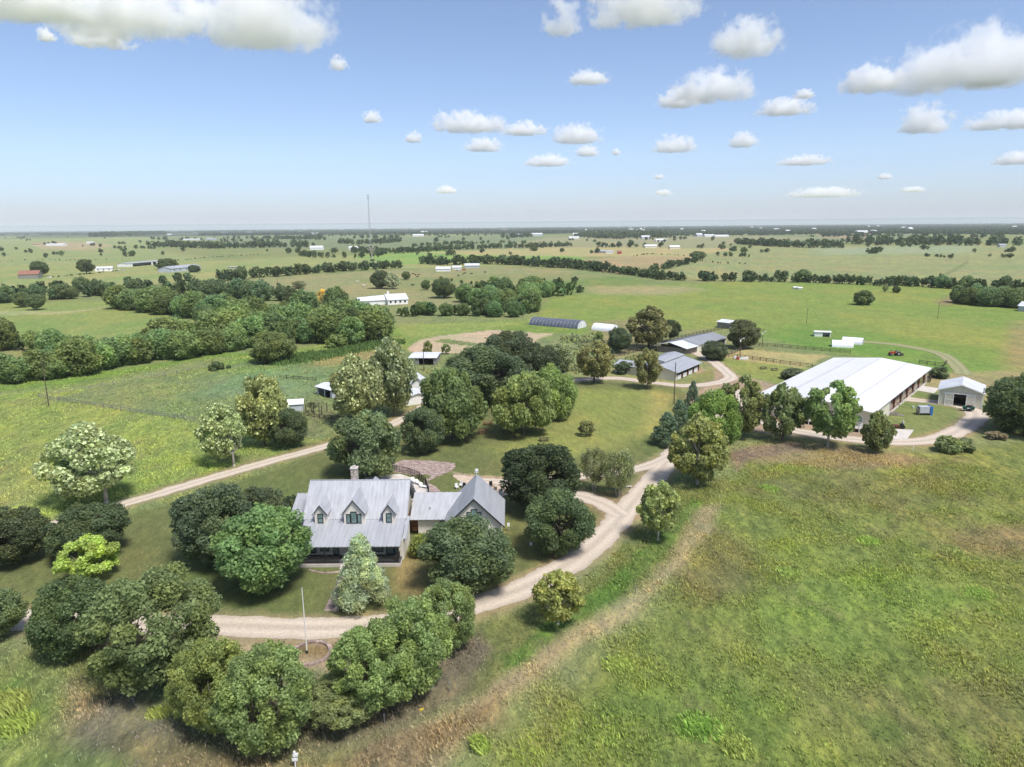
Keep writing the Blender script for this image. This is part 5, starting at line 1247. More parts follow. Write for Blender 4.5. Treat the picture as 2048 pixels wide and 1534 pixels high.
gable('feed_shed', 'small blue-white shed behind the yellow-green poplar', 'shed', (574,824), (606,822), 4.5, 2.0, .8, 'bluegrey', 'plastic', over=.3)
gable('workshop', 'flat pale metal roof shed behind the tall grey-green poplar', 'shed', (820,730), (872,730), 11, 2.6, .3, 'greywood', 'roof_far', opens=((.35,.9,.9),))
gable('cottage', 'white-roofed cottage half hidden between poplar and pecan', 'house', (816,790), (856,788), 9, 2.8, 2.2, 'white', 'roof_far', along=False)
gable('wagon_shed', 'white shed roof low among the left yard trees', 'shed', (790,800), (812,812), 7, 2.4, .8, 'white', 'roof_far')
rh, LR = gable('ranch_house', 'white ranch house with pale metal roof and chimney beyond the creek trees', 'house', (776,610), (816,608), 14, 3.2, 3.0, 'white', 'roof_far', wins=4)
m = MB(); m.slab((-18,3,2.9),(.5,3,2.9),(.5,8,5.8),(-18,8,4.8),.15); m.slab((.5,13,2.9),(-18,13,2.9),(-18,8.003,4.8),(.5,8.003,5.8),.15); part('wing_roof', m, 'roof_far', rh)
m = MB(); m.box(-17.5,-.01,3.6,12.5,0,2.9); part('wing_wall', m, 'white', rh)
m = MB(); m.box(LR*.1, LR*.1+1.2, 7, 8.2, 4, 8.0); part('chimney', m, 'white', rh)
gable('carport', 'cream carport with open front in the creek trees', 'carport', (610,623), (632,622), 9, 3.0, .4, 'cream', 'roof_white', opens=((.1,.9,.9),))
gable('hay_shelter', 'small white shelter at the back of the big meadow', 'shelter', (1779,572), (1789,572), 4, 2.2, .6, 'white', 'roof_white')
gable('meadow_shelter', 'left one of two small white shelters in the big meadow', 'shelter', (1588,578), (1595,578), 3, 1.2, .5, 'white', 'roof_white', group='small white meadow shelters')
gable('meadow_shelter', 'right one of two small white shelters in the big meadow', 'shelter', (1597,579), (1604,579), 3, 1.2, .5, 'white', 'roof_white', group='small white meadow shelters')
gable('white_house', 'pale house cut by the right edge behind the grove', 'house', (2036,622), (2060,624), 8, 3, 2, 'bluegrey', 'roof_far')
# far left farmstead
gable('rusty_barn', 'old grey barn with rust-red roof at the far left', 'barn', (37,558), (77,557), 14, 4.5, 3.5, 'greywood', 'roof_rust')
gable('white_cottage', 'low white farm building with pale roof right of the round tree', 'house', (190,543), (225,542), 12, 3.5, 1.8, 'white', 'roof_far', wins=3)
gable('machine_shed', 'long open-fronted machine shed with grey roof', 'shed', (255,534), (322,528), 14, 4.4, 1.0, 'white', 'roof_grey', opens=((.15,.7,.85),(.75,.85,.85),(.9,.97,.85)))
gable('long_barn', 'long grey barn with small dark windows', 'barn', (342,545), (402,539), 16, 4.2, 2.4, 'bluegrey', 'roof_grey', wins=5)
gable('concrete_pens', 'row of small pale pens beyond the long barn', 'pen', (455,537), (474,537), 5, 2.0, .2, 'concrete', 'concrete', wins=3)
for pts, lb in (([(207,541),(228,540)], None),): pass
# far buildings: (x0, x1, base y, height, depth, wall, roof, label)
FARB = [
 (92,128,492,7,18,'white','roof_far','white far ranch house with dark trees behind'),
 (64,80,491,5,14,'cream','roof_rust','pale tan house left of the white far ranch house'),
 (172,186,487,6,16,'white','roof_far','small white house under two dark far trees'),
 (334,342,470,10,20,'white','roof_far','tiny white house before the far left woods'),
 (366,399,481,7,20,'cream','roof_far','long pale low building on the far left rise'),
 (412,430,480,9,20,'bluegrey','roof_grey','grey-roofed house between round far trees'),
 (444,456,467,14,30,'white','roof_far','tiny white shed on the left skyline rise'),
 (495,503,467,14,30,'white','roof_far','tiny white house left of the tower on the skyline'),
 (620,645,500,9,14,'white','roof_white','plain white box barn in the mid pasture'),
 (698,712,500,8,12,'white','roof_white','left white roof of the pair beside the dead tree'),
 (713,724,500,8,12,'white','roof_white','right white roof of the pair beside the dead tree'),
 (622,637,469,12,30,'white','roof_far','pale roof on the far centre rise'),
 (825,847,473,12,30,'white','roof_white','long white barn on the far centre rise'),
 (841,854,466,14,30,'white','roof_white','small white barn behind the long white barn'),
 (1034,1052,473,12,35,'blue','roof_far','blue-walled barn with pale roof'),
 (1062,1085,472,14,40,'bluegrey','roof_far','wide grey-white barn right of the blue one'),
 (1138,1158,478,9,26,'white','roof_white','white barn in the far centre-right farmstead'),
 (1146,1158,471,12,30,'white','roof_white','tall white barn behind the centre-right farmstead'),
 (1000,1016,461,16,40,'cream','roof_rust','tan roof in the far middle woods edge'),
 (1190,1210,506,5,10,'greywood','roof_grey','low grey sheds beside the red barn'),
 (1212,1226,507,5,8,'white','roof_grey','white and grey shed next to the red barn'),
 (1236,1243,508,6,8,'red','roof_rust','small red barn at the brown field'),
 (1204,1211,493,6,12,'white','roof_white','white house among four round trees'),
 (1290,1314,496,7,16,'cream','roof_far','cream barn left of the two round trees'),
 (1340,1360,498,7,16,'cream','roof_white','long cream shed right of the two round trees'),
 (1312,1333,484,9,20,'white','roof_white','white-roofed shed above the cream barns'),
 (1284,1300,478,12,26,'bluegrey','roof_far','grey house at the end of the pale far road'),
 (1394,1405,473,13,30,'bluegrey','roof_far','grey-blue house on the far pale road'),
 (1410,1430,474,10,30,'white','roof_white','white barn at the start of the long white sheds'),
 (1430,1458,474,8,24,'white','roof_white','long white shed on the far rise'),
 (1274,1290,463,16,40,'white','roof_far','white house inside the far right-centre woods'),
 (1405,1412,465,14,40,'white','roof_far','tiny white house in the far woods'),
 (1716,1738,467,14,40,'white','roof_far','pale barns before the far right woods'),
 (1745,1755,466,14,40,'white','roof_far','pale shed right of the far barns'),
 (1573,1582,465,14,40,'white','roof_white','white house low in the far right woods'),
 (1820,1828,461,16,50,'cream','roof_far','pale house far right in the woods'),
 (2000,2012,494,6,10,'bluegrey','roof_grey','grey farmhouse at the far right hedge'),
 (872,900,543,5,10,'white','roof_far','white trailer at the left of the scrapyard'),
 (905,922,539,4,9,'white','roof_far','white shed in the middle of the scrapyard'),
 (930,958,536,5,10,'bluegrey','roof_far','long pale blue shed right of the scrapyard trees'),
]
rq = random.Random(31); SP = sorted(rq.uniform(1160, 2030) for _ in range(17))
for i_, x_ in enumerate(SP): FARB.append((x_, x_ + rq.uniform(4, 10), rq.uniform(455, 463) - (x_ - 1160) * .004, 16, 40, rq.choice(['white','cream','white']), rq.choice(['roof_far','roof_white']), 'pale speck of a house in the horizon woods, %s from the left' % ordinal(i_ + 1)))
for x0, x1, by_, h, dp, wm, rm, lb in FARB:
    s_ = 1.0; gable('farm_building', lb, 'building', (x0, by_), (x1, by_ - (x1 - x0) * .009), dp, h * .6, h * .4, wm, rm, over=.6)
# pale specks of houses in the distant woods
sp = MB(); rr = random.Random(3)
# radio mast
tb = G(741, 492); tw = empty('radio_mast', tuple(tb), 0, 'thin lattice radio mast with two antenna platforms rising above the horizon', 'mast')
Ht = 130; m = MB(); nseg = 30
for k in range(3):
    a = 2.09*k; m.tube((3.4*math.cos(a), 3.4*math.sin(a), 0), (.5*math.cos(a), .5*math.sin(a), Ht), .34, .24, 5)
for i in range(nseg):
    z0 = Ht*i/nseg; z1 = Ht*(i+1)/nseg
    for k in range(3):
        r0 = 3.4 - 2.9*z0/Ht; r1 = 3.4 - 2.9*z1/Ht; a = 2.09*k; b = 2.09*(k+1)
        m.tube((r0*math.cos(a), r0*math.sin(a), z0), (r1*math.cos(b), r1*math.sin(b), z1), .16, n=4)
part('lattice', m, 'steel', tw)
for z, r_ in ((Ht-.5, 3.0), (Ht-8, 2.6)):
    m = MB()
    for k in range(9):
        a = .7*k; m.box(r_*math.cos(a)-.25, r_*math.cos(a)+.25, r_*math.sin(a)-.25, r_*math.sin(a)+.25, z-1.2, z+1.2)
    for k in range(3): m.tube((0,0,z), (r_*math.cos(2.1*k), r_*math.sin(2.1*k), z), .12, n=4)
    part('antenna_platform', m, 'steel', tw)
# dead tree
def dead_tree():
    p = G(744, 518); r = random.Random(4); m = MB(); H_ = 24
    m.path([(0,0,0),(0.2,0,H_*.3),(.5,.2,H_*.45)], [1.0,.8,.6])
    for k in range(9):
        a = k*.7; z = H_*r.uniform(.28,.45); L = r.uniform(4,9); e1 = (.4+L*.5*math.cos(a), L*.5*math.sin(a), z+H_*.22); e2 = (.4+L*math.cos(a), L*math.sin(a), z+H_*r.uniform(.35,.55))
        m.path([(.4,.1,z), e1, e2], [.5,.35,.12], 5)
        for _ in range(3):
            b = a+r.uniform(-1,1); m.path([e1, (e1[0]+3*math.cos(b), e1[1]+3*math.sin(b), e1[2]+r.uniform(2,5))], [.25,.08], 4)
    o = m.build('dead_tree', MT['bark_pale']); o.location = tuple(p); tag(o, 'bare grey dead tree below the radio mast', 'tree')
dead_tree()

# ---------------------------------------------------------------- poles
def upole(x, y, h, label, cross=True, lamp=False, thin=.16):
    p = G(x, y); e = empty('utility_pole', tuple(p), rnd.uniform(-.3, .3), label, 'pole')
    m = MB(); m.tube((0,0,0),(0,0,h),thin,thin*.65); part('pole', m, 'pole', e)
    if cross: m = MB(); m.box(-.7,.7,-.06,.06,h-.8,h-.66); part('crossarm', m, 'pole', e)
    if lamp: m = MB(); m.tube((0,0,h-1.2),(.9,0,h-.9),.04); m.ball((1.0,0,h-.95),.35,.2,.14); m.box(-.35,.05,-.25,.25,h-2.2,h-1.4); part('lamp_head', m, 'white', e)
    return e
upole(1348,808,11.6,'utility pole standing at the lawn corner before the stable', False)
upole(98,814,13.5,'leaning utility pole in the left weeds field', False, thin=.15)
upole(1480,712,7.6,'pole with white lamps beside the paddock fence', False, True)
upole(1524,695,7.4,'pole with a pale lamp behind the paddock', False, True, .13)
upole(848,742,7.0,'dark pole beside the workshop roof', False)
upole(1613,647,7.5,'thin pole in the big right meadow', True, thin=.12)
upole(1875,638,8.5,'thin pole near the grove in the right meadow', True, thin=.12)
upole(555,566,9,'thin pole in the pasture left of the ranch house', True, thin=.15)
# flag pole in its stone ring
fpb = G(614, 1306); e = empty('flag_pole', tuple(fpb), 0, 'bare white flag pole standing in the stone ring', 'flag pole')
m = MB(); m.tube((0,0,0),(0,0,8.1),.075,.045,10); part('pole', m, 'white', e); m = MB(); m.ball((0,0,8.18),.10); part('finial', m, 'steel', e); m = MB(); m.tube((0,0,0),(0,0,.35),.16,.12); part('base', m, 'dark', e)
rc_ = G(621, 1308); m = MB(); rr = random.Random(8)
for k in range(44):
    a = 6.283*k/44; m2 = MB(); R1 = 2.25
    x, y = rc_[0]+R1*math.cos(a), rc_[1]+R1*math.sin(a); ln = .17; ca, sa_ = math.cos(a), math.sin(a); w0 = .2*rr.uniform(.8,1.2); hh = rr.uniform(.2,.32)
    P = [(x+ca*s*w0 - sa_*t*ln, y+sa_*s*w0 + ca*t*ln) for s, t in ((-1,-1),(1,-1),(1,1),(-1,1))]
    m.prism(P, 'z', -.02, hh)
tag(m.build('stone_ring', MT['brick']), 'round stone edging ring at the foot of the flag pole', 'stone ring')

# ---------------------------------------------------------------- fences
def rail_fence(label, pts, h=1.35, rails=3, sp=2.6, mat='rail', maxp=90, name='rail_fence', lean=0.0, wires=False, pw=.075):
    P = [G(*p) for p in pts]; o0 = P[0].copy(); e = empty(name, tuple(o0), 0, label, 'fence')
    P = [p - o0 for p in P]; tot = sum(np.linalg.norm(P[i+1]-P[i]) for i in range(len(P)-1)); sp = max(sp, tot/maxp)
    pm = MB(); pm.box(-pw,pw,-pw,pw,0,h+.1); me = pm.mesh('post', MT[mat]); m = MB(); r = random.Random(int(tot))
    for i in range(len(P)-1):
        a, b = P[i], P[i+1]; L = np.linalg.norm(b-a); n = max(1, round(L/sp))
        for k in range(n + (i == len(P)-2)):
            c = a + (b-a)*k/n; o = link('post', me, e); o.location = tuple(c); o.rotation_euler = (r.uniform(-.05,.05), r.uniform(-.05,.05), math.atan2(b[1]-a[1], b[0]-a[0]))
        d = (b-a)/L; nn = np.array((-d[1], d[0], 0))*.02
        for q in range(rails):
            z = h*(q+1)/rails - .1; t_ = .02 if wires else pw
            for k in range(n):
                c0 = a+(b-a)*k/n; c1 = a+(b-a)*(k+1)/n; z0 = z+r.uniform(-.03,.03); z1 = z+r.uniform(-.03,.03)
                off = nn*(5.0)
                V = [c0-nn+off, c1-nn+off, c1+nn+off, c0+nn+off]
                m.add([(v[0],v[1],zz-t_) for v, zz in zip(V,(z0,z1,z1,z0))]+[(v[0],v[1],zz+t_) for v, zz in zip(V,(z0,z1,z1,z0))], [(3,2,1,0),(4,5,6,7),(0,1,5,4),(1,2,6,5),(2,3,7,6),(3,0,4,7)])
    part('rails', m, mat, e); return e
rail_fence('dark rail fence between the grass paddock and the barn lawn', [(1440,712),(1475,716),(1520,722),(1560,728),(1600,733),(1625,736)], 1.4, 3, 3.0)
rail_fence('dark rail fence along the meadow side of the paddock', [(1504,691),(1580,697),(1660,704),(1700,708)], 1.4, 3, 3.0)
rail_fence('dark rail fence beyond the arena barn ending at the white gate', [(1838,728),(1870,732),(1888,733),(1893,728)], 1.4, 3, 3.0)
rail_fence('dark rail fence from the light pole to the pole barn', [(1504,691),(1488,698),(1470,706),(1440,712)], 1.4, 3, 2.6)
rail_fence('dark pens between arena barn and round shrub', [(1838,764),(1860,765),(1864,752),(1838,748)], 1.5, 4, 2.2)
rail_fence('rail fence running behind the grey-roofed barn', [(1180,722),(1240,712),(1300,697),(1340,682),(1400,668),(1450,658),(1500,655)], 1.3, 3, 3.2)
rail_fence('old rail fence in the scrub left of the tall olive tree', [(1150,690),(1200,686),(1260,690),(1300,694)], 1.3, 3, 3.0)
rail_fence('old grey rail fence round the left paddock', [(388,842),(330,834),(260,824),(190,812),(100,799),(78,795),(118,787),(180,778),(250,765),(330,752),(420,735)], 1.1, 2, 4.0, 'greywood')
rail_fence('weathered fence of the small yard behind the poplars', [(608,832),(650,838),(690,842),(720,838)], 1.1, 3, 1.8)
rail_fence('rail fence left of the live oaks', [(1140,742),(1165,745),(1200,745)], 1.2, 3, 2.2, 'wood')
rail_fence('short dark fence at the paddock corner behind the feed shed', [(560,756),(600,760),(632,762)], 1.1, 2, 2.6)
# trellis beside the feed shed
tp = G(612, 826); e = empty('trellis', tuple(tp), -.3, 'wooden pergola frame overgrown with vine beside the blue-white shed', 'trellis')
for x in (0, 2.4, 4.8):
    for y in (0, 2.6): m = MB(); m.box(x-.08,x+.08,y-.08,y+.08,0,2.3); part('post', m, 'rail', e)
m = MB()
for x in (0, 1.2, 2.4, 3.6, 4.8): m.box(x-.05,x+.05,-.3,2.9,2.3,2.42)
part('beams', m, 'rail', e)
V, Tn = crown_arrays(seed=55, lobes=14, cards=900, size=.09, lr=(.2,.35)); me = npmesh('vine', V*np.array((1.7,1.2,.9)), quads(len(V)//4), MT['leaf'], Tn)
o = link('vine', me, e); o.location = (1.2, 1.2, 1.9); o.color = (.045,.07,.03,1)
# pool behind the house with its fence
pl = G(812, 985); e = empty('swimming_pool', tuple(pl), 0, 'turquoise swimming pool half hidden behind the farmhouse roof', 'pool')
m = MB(); m.box(-9,4,-4.0,2.4,.01,.16); part('coping', m, 'concrete', e); m = MB(); m.box(-8.6,1.6,-3.2,-.6,.161,.175); part('water', m, 'pool', e)
rail_fence('curved black iron fence round the pool', [(735,945),(760,943),(790,943),(815,947),(835,955),(850,967),(856,982),(858,992)], 1.25, 2, .36, 'dark', name='pool_fence', pw=.035)
def lounger(x, y, rz, label):
    p = G(x, y); e = empty('pool_lounger', (p[0], p[1], .16), rz, label, 'lounger', 'pool loungers')
    m = MB(); m.box(-.32,.32,-.9,.3,.3,.38); part('seat', m, 'white', e); m = MB(); m.add([(-.32,.3,.34),(.32,.3,.34),(.32,.85,.75),(-.32,.85,.75),(-.32,.3,.28),(.32,.3,.28),(.32,.9,.7),(-.32,.9,.7)],[(0,1,2,3),(7,6,5,4),(0,4,5,1),(2,6,7,3),(1,5,6,2),(0,3,7,4)]); part('backrest', m, 'white', e)
    for a in (-.28,.28):
        for b in (-.8,.25): m = MB(); m.box(a-.03,a+.03,b-.03,b+.03,0,.3); part('leg', m, 'white', e)
lounger(828,966,.5,'pool lounger farthest back, by the curved fence'); lounger(838,970,.8,'middle pool lounger by the curved fence'); lounger(847,977,1.1,'pool lounger nearest the fence end')
def chair(x, y, rz, mat, label, group):
    p = G(x, y); e = empty('patio_chair', (p[0], p[1], .02), rz, label, 'chair', group)
    m = MB(); m.box(-.3,.3,-.3,.3,.38,.44); part('seat', m, mat, e); m = MB(); m.box(-.3,.3,.26,.32,.44,1.05); part('backrest', m, mat, e)
    for a in (-.3,.25):
        m = MB(); m.box(a,a+.05,-.3,.3,.6,.65); part('armrest', m, mat, e)
        for b in (-.28,.24): m = MB(); m.box(a,a+.05,b,b+.05,0,.38); part('leg', m, mat, e)
chair(914,978,.6,'white','left white patio chair behind the breezeway roof','white patio chairs'); chair(922,974,-.4,'white','right white patio chair behind the breezeway roof','white patio chairs')
chair(929,977,.2,'dark','black chair beside the white patio chairs','black patio chairs')
chair(982,974,.2,'dark','left black chair on the sandy patio','black patio chairs'); chair(991,980,1.5,'dark','right black chair on the sandy patio','black patio chairs')
chair(1002,990,.4,'bluegrey','grey chair beside the garage eave under the dark oak','grey patio chairs')
# picnic tables on the lawn
def picnic(x, y, rz, label, mat='redwood'):
    p = G(x, y); e = empty('picnic_table', tuple(p), rz, label, 'picnic table', 'picnic tables on the lawn')
    m = MB()
    for k in range(4): m.box(-1.1,1.1,-.42+k*.21,-.42+k*.21+.19,.72,.77)
    part('table_top', m, mat, e)
    for s in (-1,1): m = MB(); m.box(-1.1,1.1,s*.85-.15,s*.85+.15,.42,.46); part('bench', m, mat, e)
    for x in (-.8,.8): m = MB(); m.tube((x,-.8,0),(x,-.1,.7),.05,n=4); m.tube((x,.8,0),(x,.1,.7),.05,n=4); m.box(x-.04,x+.04,-.9,.9,.36,.42); part('leg_frame', m, mat, e)
picnic(966,866,.1,'picnic table nearest the dark green pecan'); picnic(976,849,.25,'middle picnic table left of the light green pecan'); picnic(1001,839,.9,'picnic table tucked beside the light green pecan crown')
picnic(1088,882,.2,'small dark picnic table right of the light green pecan','rail'); picnic(1527,738,.05,'left dark table on the lawn before the paddock fence','rail'); picnic(1549,741,.05,'right dark table on the lawn before the paddock fence','rail')
# roller implement with blue end
p = G(1847, 829); e = empty('cattle_chute', tuple(p), -.05, 'grey sheet-sided cattle squeeze chute with blue end frame on the grass', 'cattle chute')
m = MB(); m.box(-1.4,1.1,-.8,.8,.75,2.2); part('side_panel', m, 'bluegrey', e)
m = MB(); m.box(-1.5,1.2,-.9,.9,.55,.74); m.box(-1.5,-1.42,-.9,.9,.2,2.0); part('frame', m, 'steel', e)
m = MB()
for z in (.25,.8,1.35,1.9): m.box(1.22,1.6,-.95,.95,z,z+.35)
m.box(1.15,1.7,-1.0,-.85,.05,2.3); m.box(1.15,1.7,.85,1.0,.05,2.3); part('headgate', m, 'blue', e)
for x in (-1.2,.9):
    for y in (-.8,.8): m = MB(); m.tube((x,y-.08,.3),(x,y+.08,.3),.3,n=12); part('wheel', m, 'rubber', e)
# green trailer by the shed doors
p = G(1936, 822); e = empty('utility_trailer', tuple(p), -.5, 'small dark green utility cart parked before the shed doors', 'cart')
m = MB(); m.prism([(-1.2,.45),(1.2,.45),(1.4,1.2),(-1.4,1.2)], 'y', -.7, .7); part('tub', m, 'greenpaint', e)
m = MB(); m.tube((-1.3,0,.5),(-2.3,0,.4),.06); part('tow_bar', m, 'dark', e)
for y in (-.78,.78): m = MB(); m.tube((.2,y-.1,.42),(.2,y+.1,.42),.42,n=16); part('wheel', m, 'rubber', e)
m = MB(); m.ball((.2,0,1.25),.9,.55,.35); part('load', m, 'rubber', e)
m = MB(); m.box(-.3,.4,-.71,-.702,.7,1.0); part('plate', m, 'white', e)
# mower by the deck
p = G(1797, 856); e = empty('disc_mower', tuple(p), -.3, 'rusty red and black farm implement on the pale concrete pad', 'implement')
m = MB(); m.box(-1.7,.2,-.45,.45,.25,.55); m.prism([(-1.7,.55),(.1,.55),(-.2,.8),(-1.5,.75)],'y',-.4,.4); part('deck', m, 'redsteel', e)
m = MB(); m.box(.2,1.0,-.4,.4,.4,1.0); m.tube((.6,0,1.0),(.8,0,1.9),.06); m.box(.35,.9,-.3,.3,1.0,1.15); part('engine', m, 'dark', e)
m = MB(); m.box(.75,1.05,-.25,.25,1.3,1.9); part('seat', m, 'bluegrey', e)
for x, y, r_ in ((.8,-.6,.5),(.8,.6,.5),(-.9,-.55,.28),(-.9,.55,.28)): m = MB(); m.tube((x,y-.1,r_),(x,y+.1,r_),r_,n=14); part('wheel', m, 'rubber', e)
# tractor in the meadow
p = G(1788, 711); e = empty('tractor', tuple(p), .05, 'old red and grey tractor standing in the meadow behind the arena barn', 'tractor')
m = MB(); m.box(-1.8,.4,-.4,.4,.9,1.5); m.prism([(-1.9,.9),(-1.3,.9),(-1.3,1.45),(-1.8,1.4)],'y',-.38,.38); part('bonnet', m, 'red', e)
m = MB(); m.box(.4,1.7,-.5,.5,.8,1.3); m.box(.9,1.4,-.25,.25,1.3,1.7); part('chassis', m, 'steel', e)
for x, y, r_ in ((1.2,-.85,.8),(1.2,.85,.8),(-1.4,-.7,.45),(-1.4,.7,.45)): m = MB(); m.tube((x,y-.18,r_),(x,y+.18,r_),r_,n=18); w_ = part('wheel', m, 'rubber', e); m = MB(); m.tube((x,y-.2,r_),(x,y+.2,r_),r_*.5,n=12); part('rim', m, 'steel', w_)
m = MB(); m.tube((-1.2,0,1.5),(-1.2,0,2.4),.05); part('exhaust', m, 'dark', e); m = MB(); m.tube((.3,0,1.3),(.6,0,1.75),.03); m.tube((.55,0,1.78),(.62,0,1.74),.22,n=12); part('steering_wheel', m, 'dark', e)
m = MB(); m.box(1.9,3.2,-.9,.9,.3,.8); m.tube((2.6,-1,.5),(2.6,1,.5),.45,n=10); part('mower_deck', m, 'rail', e)
# stacked panels and lumber near the barn
p = G(1798, 831); m = MB()
for k in range(3): m.box(-1.1,1.1,-.5+k*.42,-.2+k*.42,.0+.03*k,.12)
for k in range(4): m.box(-1.1+k*.66,-.98+k*.66,-.55,.85,.13,.2)
o = m.build('pallet', MT['greywood']); o.location = tuple(p); o.rotation_euler = (0,0,-.5); tag(o, 'grey pallet lying on the grass below the barn windows', 'pallet')
p = G(1783, 829); m = MB(); r = random.Random(2)
for k in range(9): a = r.uniform(-.3,.3); x = r.uniform(-.6,.6); m.add([(x+math.cos(a)*t*1.6-.1*s*math.sin(a), -.6+k*.14+math.sin(a)*t*1.6+.1*s*math.cos(a), .1+.04*k+u_) for u_ in (0,.06) for t, s in ((-1,-1),(1,-1),(1,1),(-1,1))], [(3,2,1,0),(4,5,6,7),(0,1,5,4),(1,2,6,5),(2,3,7,6),(3,0,4,7)])
o = m.build('lumber_pile', MT['wood']); o.location = tuple(p); tag(o, 'untidy pile of boards against the arena barn', 'lumber pile')
for x, y, lb in ((1826,816,'white bucket on the grass above the cattle chute'),(1797,813,'dark bucket beside the barn kerb')):
    p = G(x, y); m = MB(); m.tube((0,0,0),(0,0,.5),.22,.28,12); m.tube((0,0,.5),(0,0,.53),.3,.3,12); o = m.build('bucket', MT['white' if 'white' in lb else 'dark']); o.location = tuple(p); tag(o, lb, 'bucket')
# jump boxes by the paddock fence
for x, y, w_, mt, lb in ((1470,717,.5,'white','small white box by the paddock fence post'),(1487,719,1.6,'white','long white box at the paddock fence'),(1478,719,.9,'red','reddish box between the white boxes at the fence'),(1427,717,1.8,'white','white trough under the juniper by the track')):
    p = G(x, y); m = MB(); m.box(-w_,w_,-.4,.4,.1,.8); m.box(-w_-.05,w_+.05,-.45,.45,.802,.9); m.box(-w_*.8,-w_*.6,-.3,.3,0,.1); m.box(w_*.6,w_*.8,-.3,.3,0,.1)
    o = m.build('feed_box', MT[mt]); o.location = tuple(p); tag(o, lb, 'box')
# small things near the house
p = G(1017, 1062); e = empty('meter_post', tuple(p), 0, 'small pale utility box on a post at the garage corner', 'utility box')
m = MB(); m.tube((0,0,0),(0,0,1.0),.05); part('post', m, 'steel', e); m = MB(); m.box(-.22,.22,-.12,.12,.8,1.35); part('box', m, 'white', e)
p = G(1062, 1090); m = MB(); m.tube((0,0,0),(0,0,.35),.22,.2,12); m.ball((0,0,.35),.2,.2,.12); o = m.build('garden_urn', MT['white']); o.location = tuple(p); tag(o, 'small white garden pot below the dark round oak', 'pot')
p = G(1258, 976); m = MB(); m.box(-.6,.6,-.18,.18,.32,.4); m.box(-.5,-.38,-.15,.15,0,.32); m.box(.38,.5,-.15,.15,0,.32); o = m.build('stone_bench', MT['concrete']); o.location = tuple(p); tag(o, 'small pale bench right of the two thin-leaved trees', 'bench')
for x, y, h, lb in ((591,1534,1.5,'white pipe marker with insulator at the bottom edge'),(1271,1186,1.1,'grey wooden stake beside the mown track'),(1826,902,1.0,'white stake at the field edge'),(900,1383,1.2,'thin stake on the brown ground right of the tree row'),(769,1448,1.2,'thin stake below the low scraggy tree')):
    p = G(x, y); m = MB(); m.tube((0,0,0),(0,0,h),.06,.05,8)
    if 'insulator' in lb: m.box(-.25,.25,-.07,.07,h*.45,h*.6); m.box(-.14,.3,-.09,.09,h*.75,h*.95); m.ball((0,0,h+.08),.12)
    else: m.box(-.09,.09,-.07,.07,h*.8,h)
    o = m.build('marker_stake', MT['white' if 'white' in lb else 'greywood']); o.location = tuple(p); tag(o, lb, 'stake')
p = G(843, 1421); m = MB(); m.box(-.22,.22,-.05,.05,.05,.2); m.box(-.03,.03,-.03,.03,0,.05); o = m.build('marker_tag', MT['yellow']); o.location = tuple(p); o.rotation_euler = (0,0,.5); tag(o, 'small yellow marker lying on the dry grass strip', 'marker')
# cattle
def cow(x, y, rz, mat, label, s=1.0):
    p = G(x, y); bm_v = [(-1.0,0,1.05,.34),(-.4,0,1.0,.42),(.3,0,1.0,.42),(.8,0,1.1,.33),(1.15,0,1.25,.20),(1.5,0,1.1,.16),(1.75,0,.95,.10)]
    legs = [((-.85,.2),1),((-.85,-.2),1),((.65,.2),3),((.65,-.2),3)]
    vs = [v[:3] for v in bm_v]; es = [(i,i+1) for i in range(6)]; rad = [v[3] for v in bm_v]
    for (lx, ly), at in legs:
        i0 = len(vs); vs += [(lx,ly,.75),(lx+.04,ly,.4),(lx,ly,.03)]; rad += [.16,.08,.07]; es += [(0 if at == 1 else 3, i0),(i0,i0+1),(i0+1,i0+2)]
    i0 = len(vs); vs += [(-1.25,0,1.15),(-1.3,0,.6)]; rad += [.05,.03]; es += [(0,i0),(i0,i0+1)]
    me = bpy.data.meshes.new('cow'); me.from_pydata([(a*s,b*s,c*s) for a,b,c in vs], es, []); o = link('cow', me, None, MT[mat])
    sk = o.modifiers.new('Skin', 'SKIN')
    for v, r_ in zip(me.skin_vertices[0].data, rad): v.radius = (r_*s, r_*s)
    me.skin_vertices[0].data[0].use_root = True
    o.modifiers.new('Subdivision', 'SUBSURF').levels = 1; o.modifiers[-1].render_levels = 1
    o.location = tuple(p); o.rotation_euler = (0,0,rz); tag(o, label, 'cow', 'cattle in the pasture')
for i, (x, y, mt, lb) in enumerate([(831,551,'hide_black','black cow left of the small tree'),(826,549,'hide_black','black cow at the left of the herd'),(835,555,'hide_black','black cow lowest of the left three'),(838,551,'hide_black','black cow right of the left three'),
  (881,557,'hide_black','black cow just above the broad live oak'),(917,553,'hide_black','black cow above the live oak at right'),(926,550,'hide_black','left of two black cows near the scrapyard'),(930,548,'hide_black','right of two black cows near the scrapyard'),(943,549,'hide_black','black cow under the pasture bush'),(970,546,'hide_black','black cow beside the small pasture tree'),
  (825,572,'hide_black','black cow alone right of the half-dead tree'),(464,511,'hide_black','black cow in the far left pasture'),(405,510,'hide_pale','white cow in the far left pasture'),(715,565,'hide_pale','pale cow left of the dark tree'),(728,573,'hide_pale','pale cow near the ranch house'),(748,567,'hide_black','black cow by the dark tree'),(742,565,'hide_black','black cow left of the dark tree')]):
    cow(x, y, rnd.uniform(-3, 3), mt, lb, 1.15)
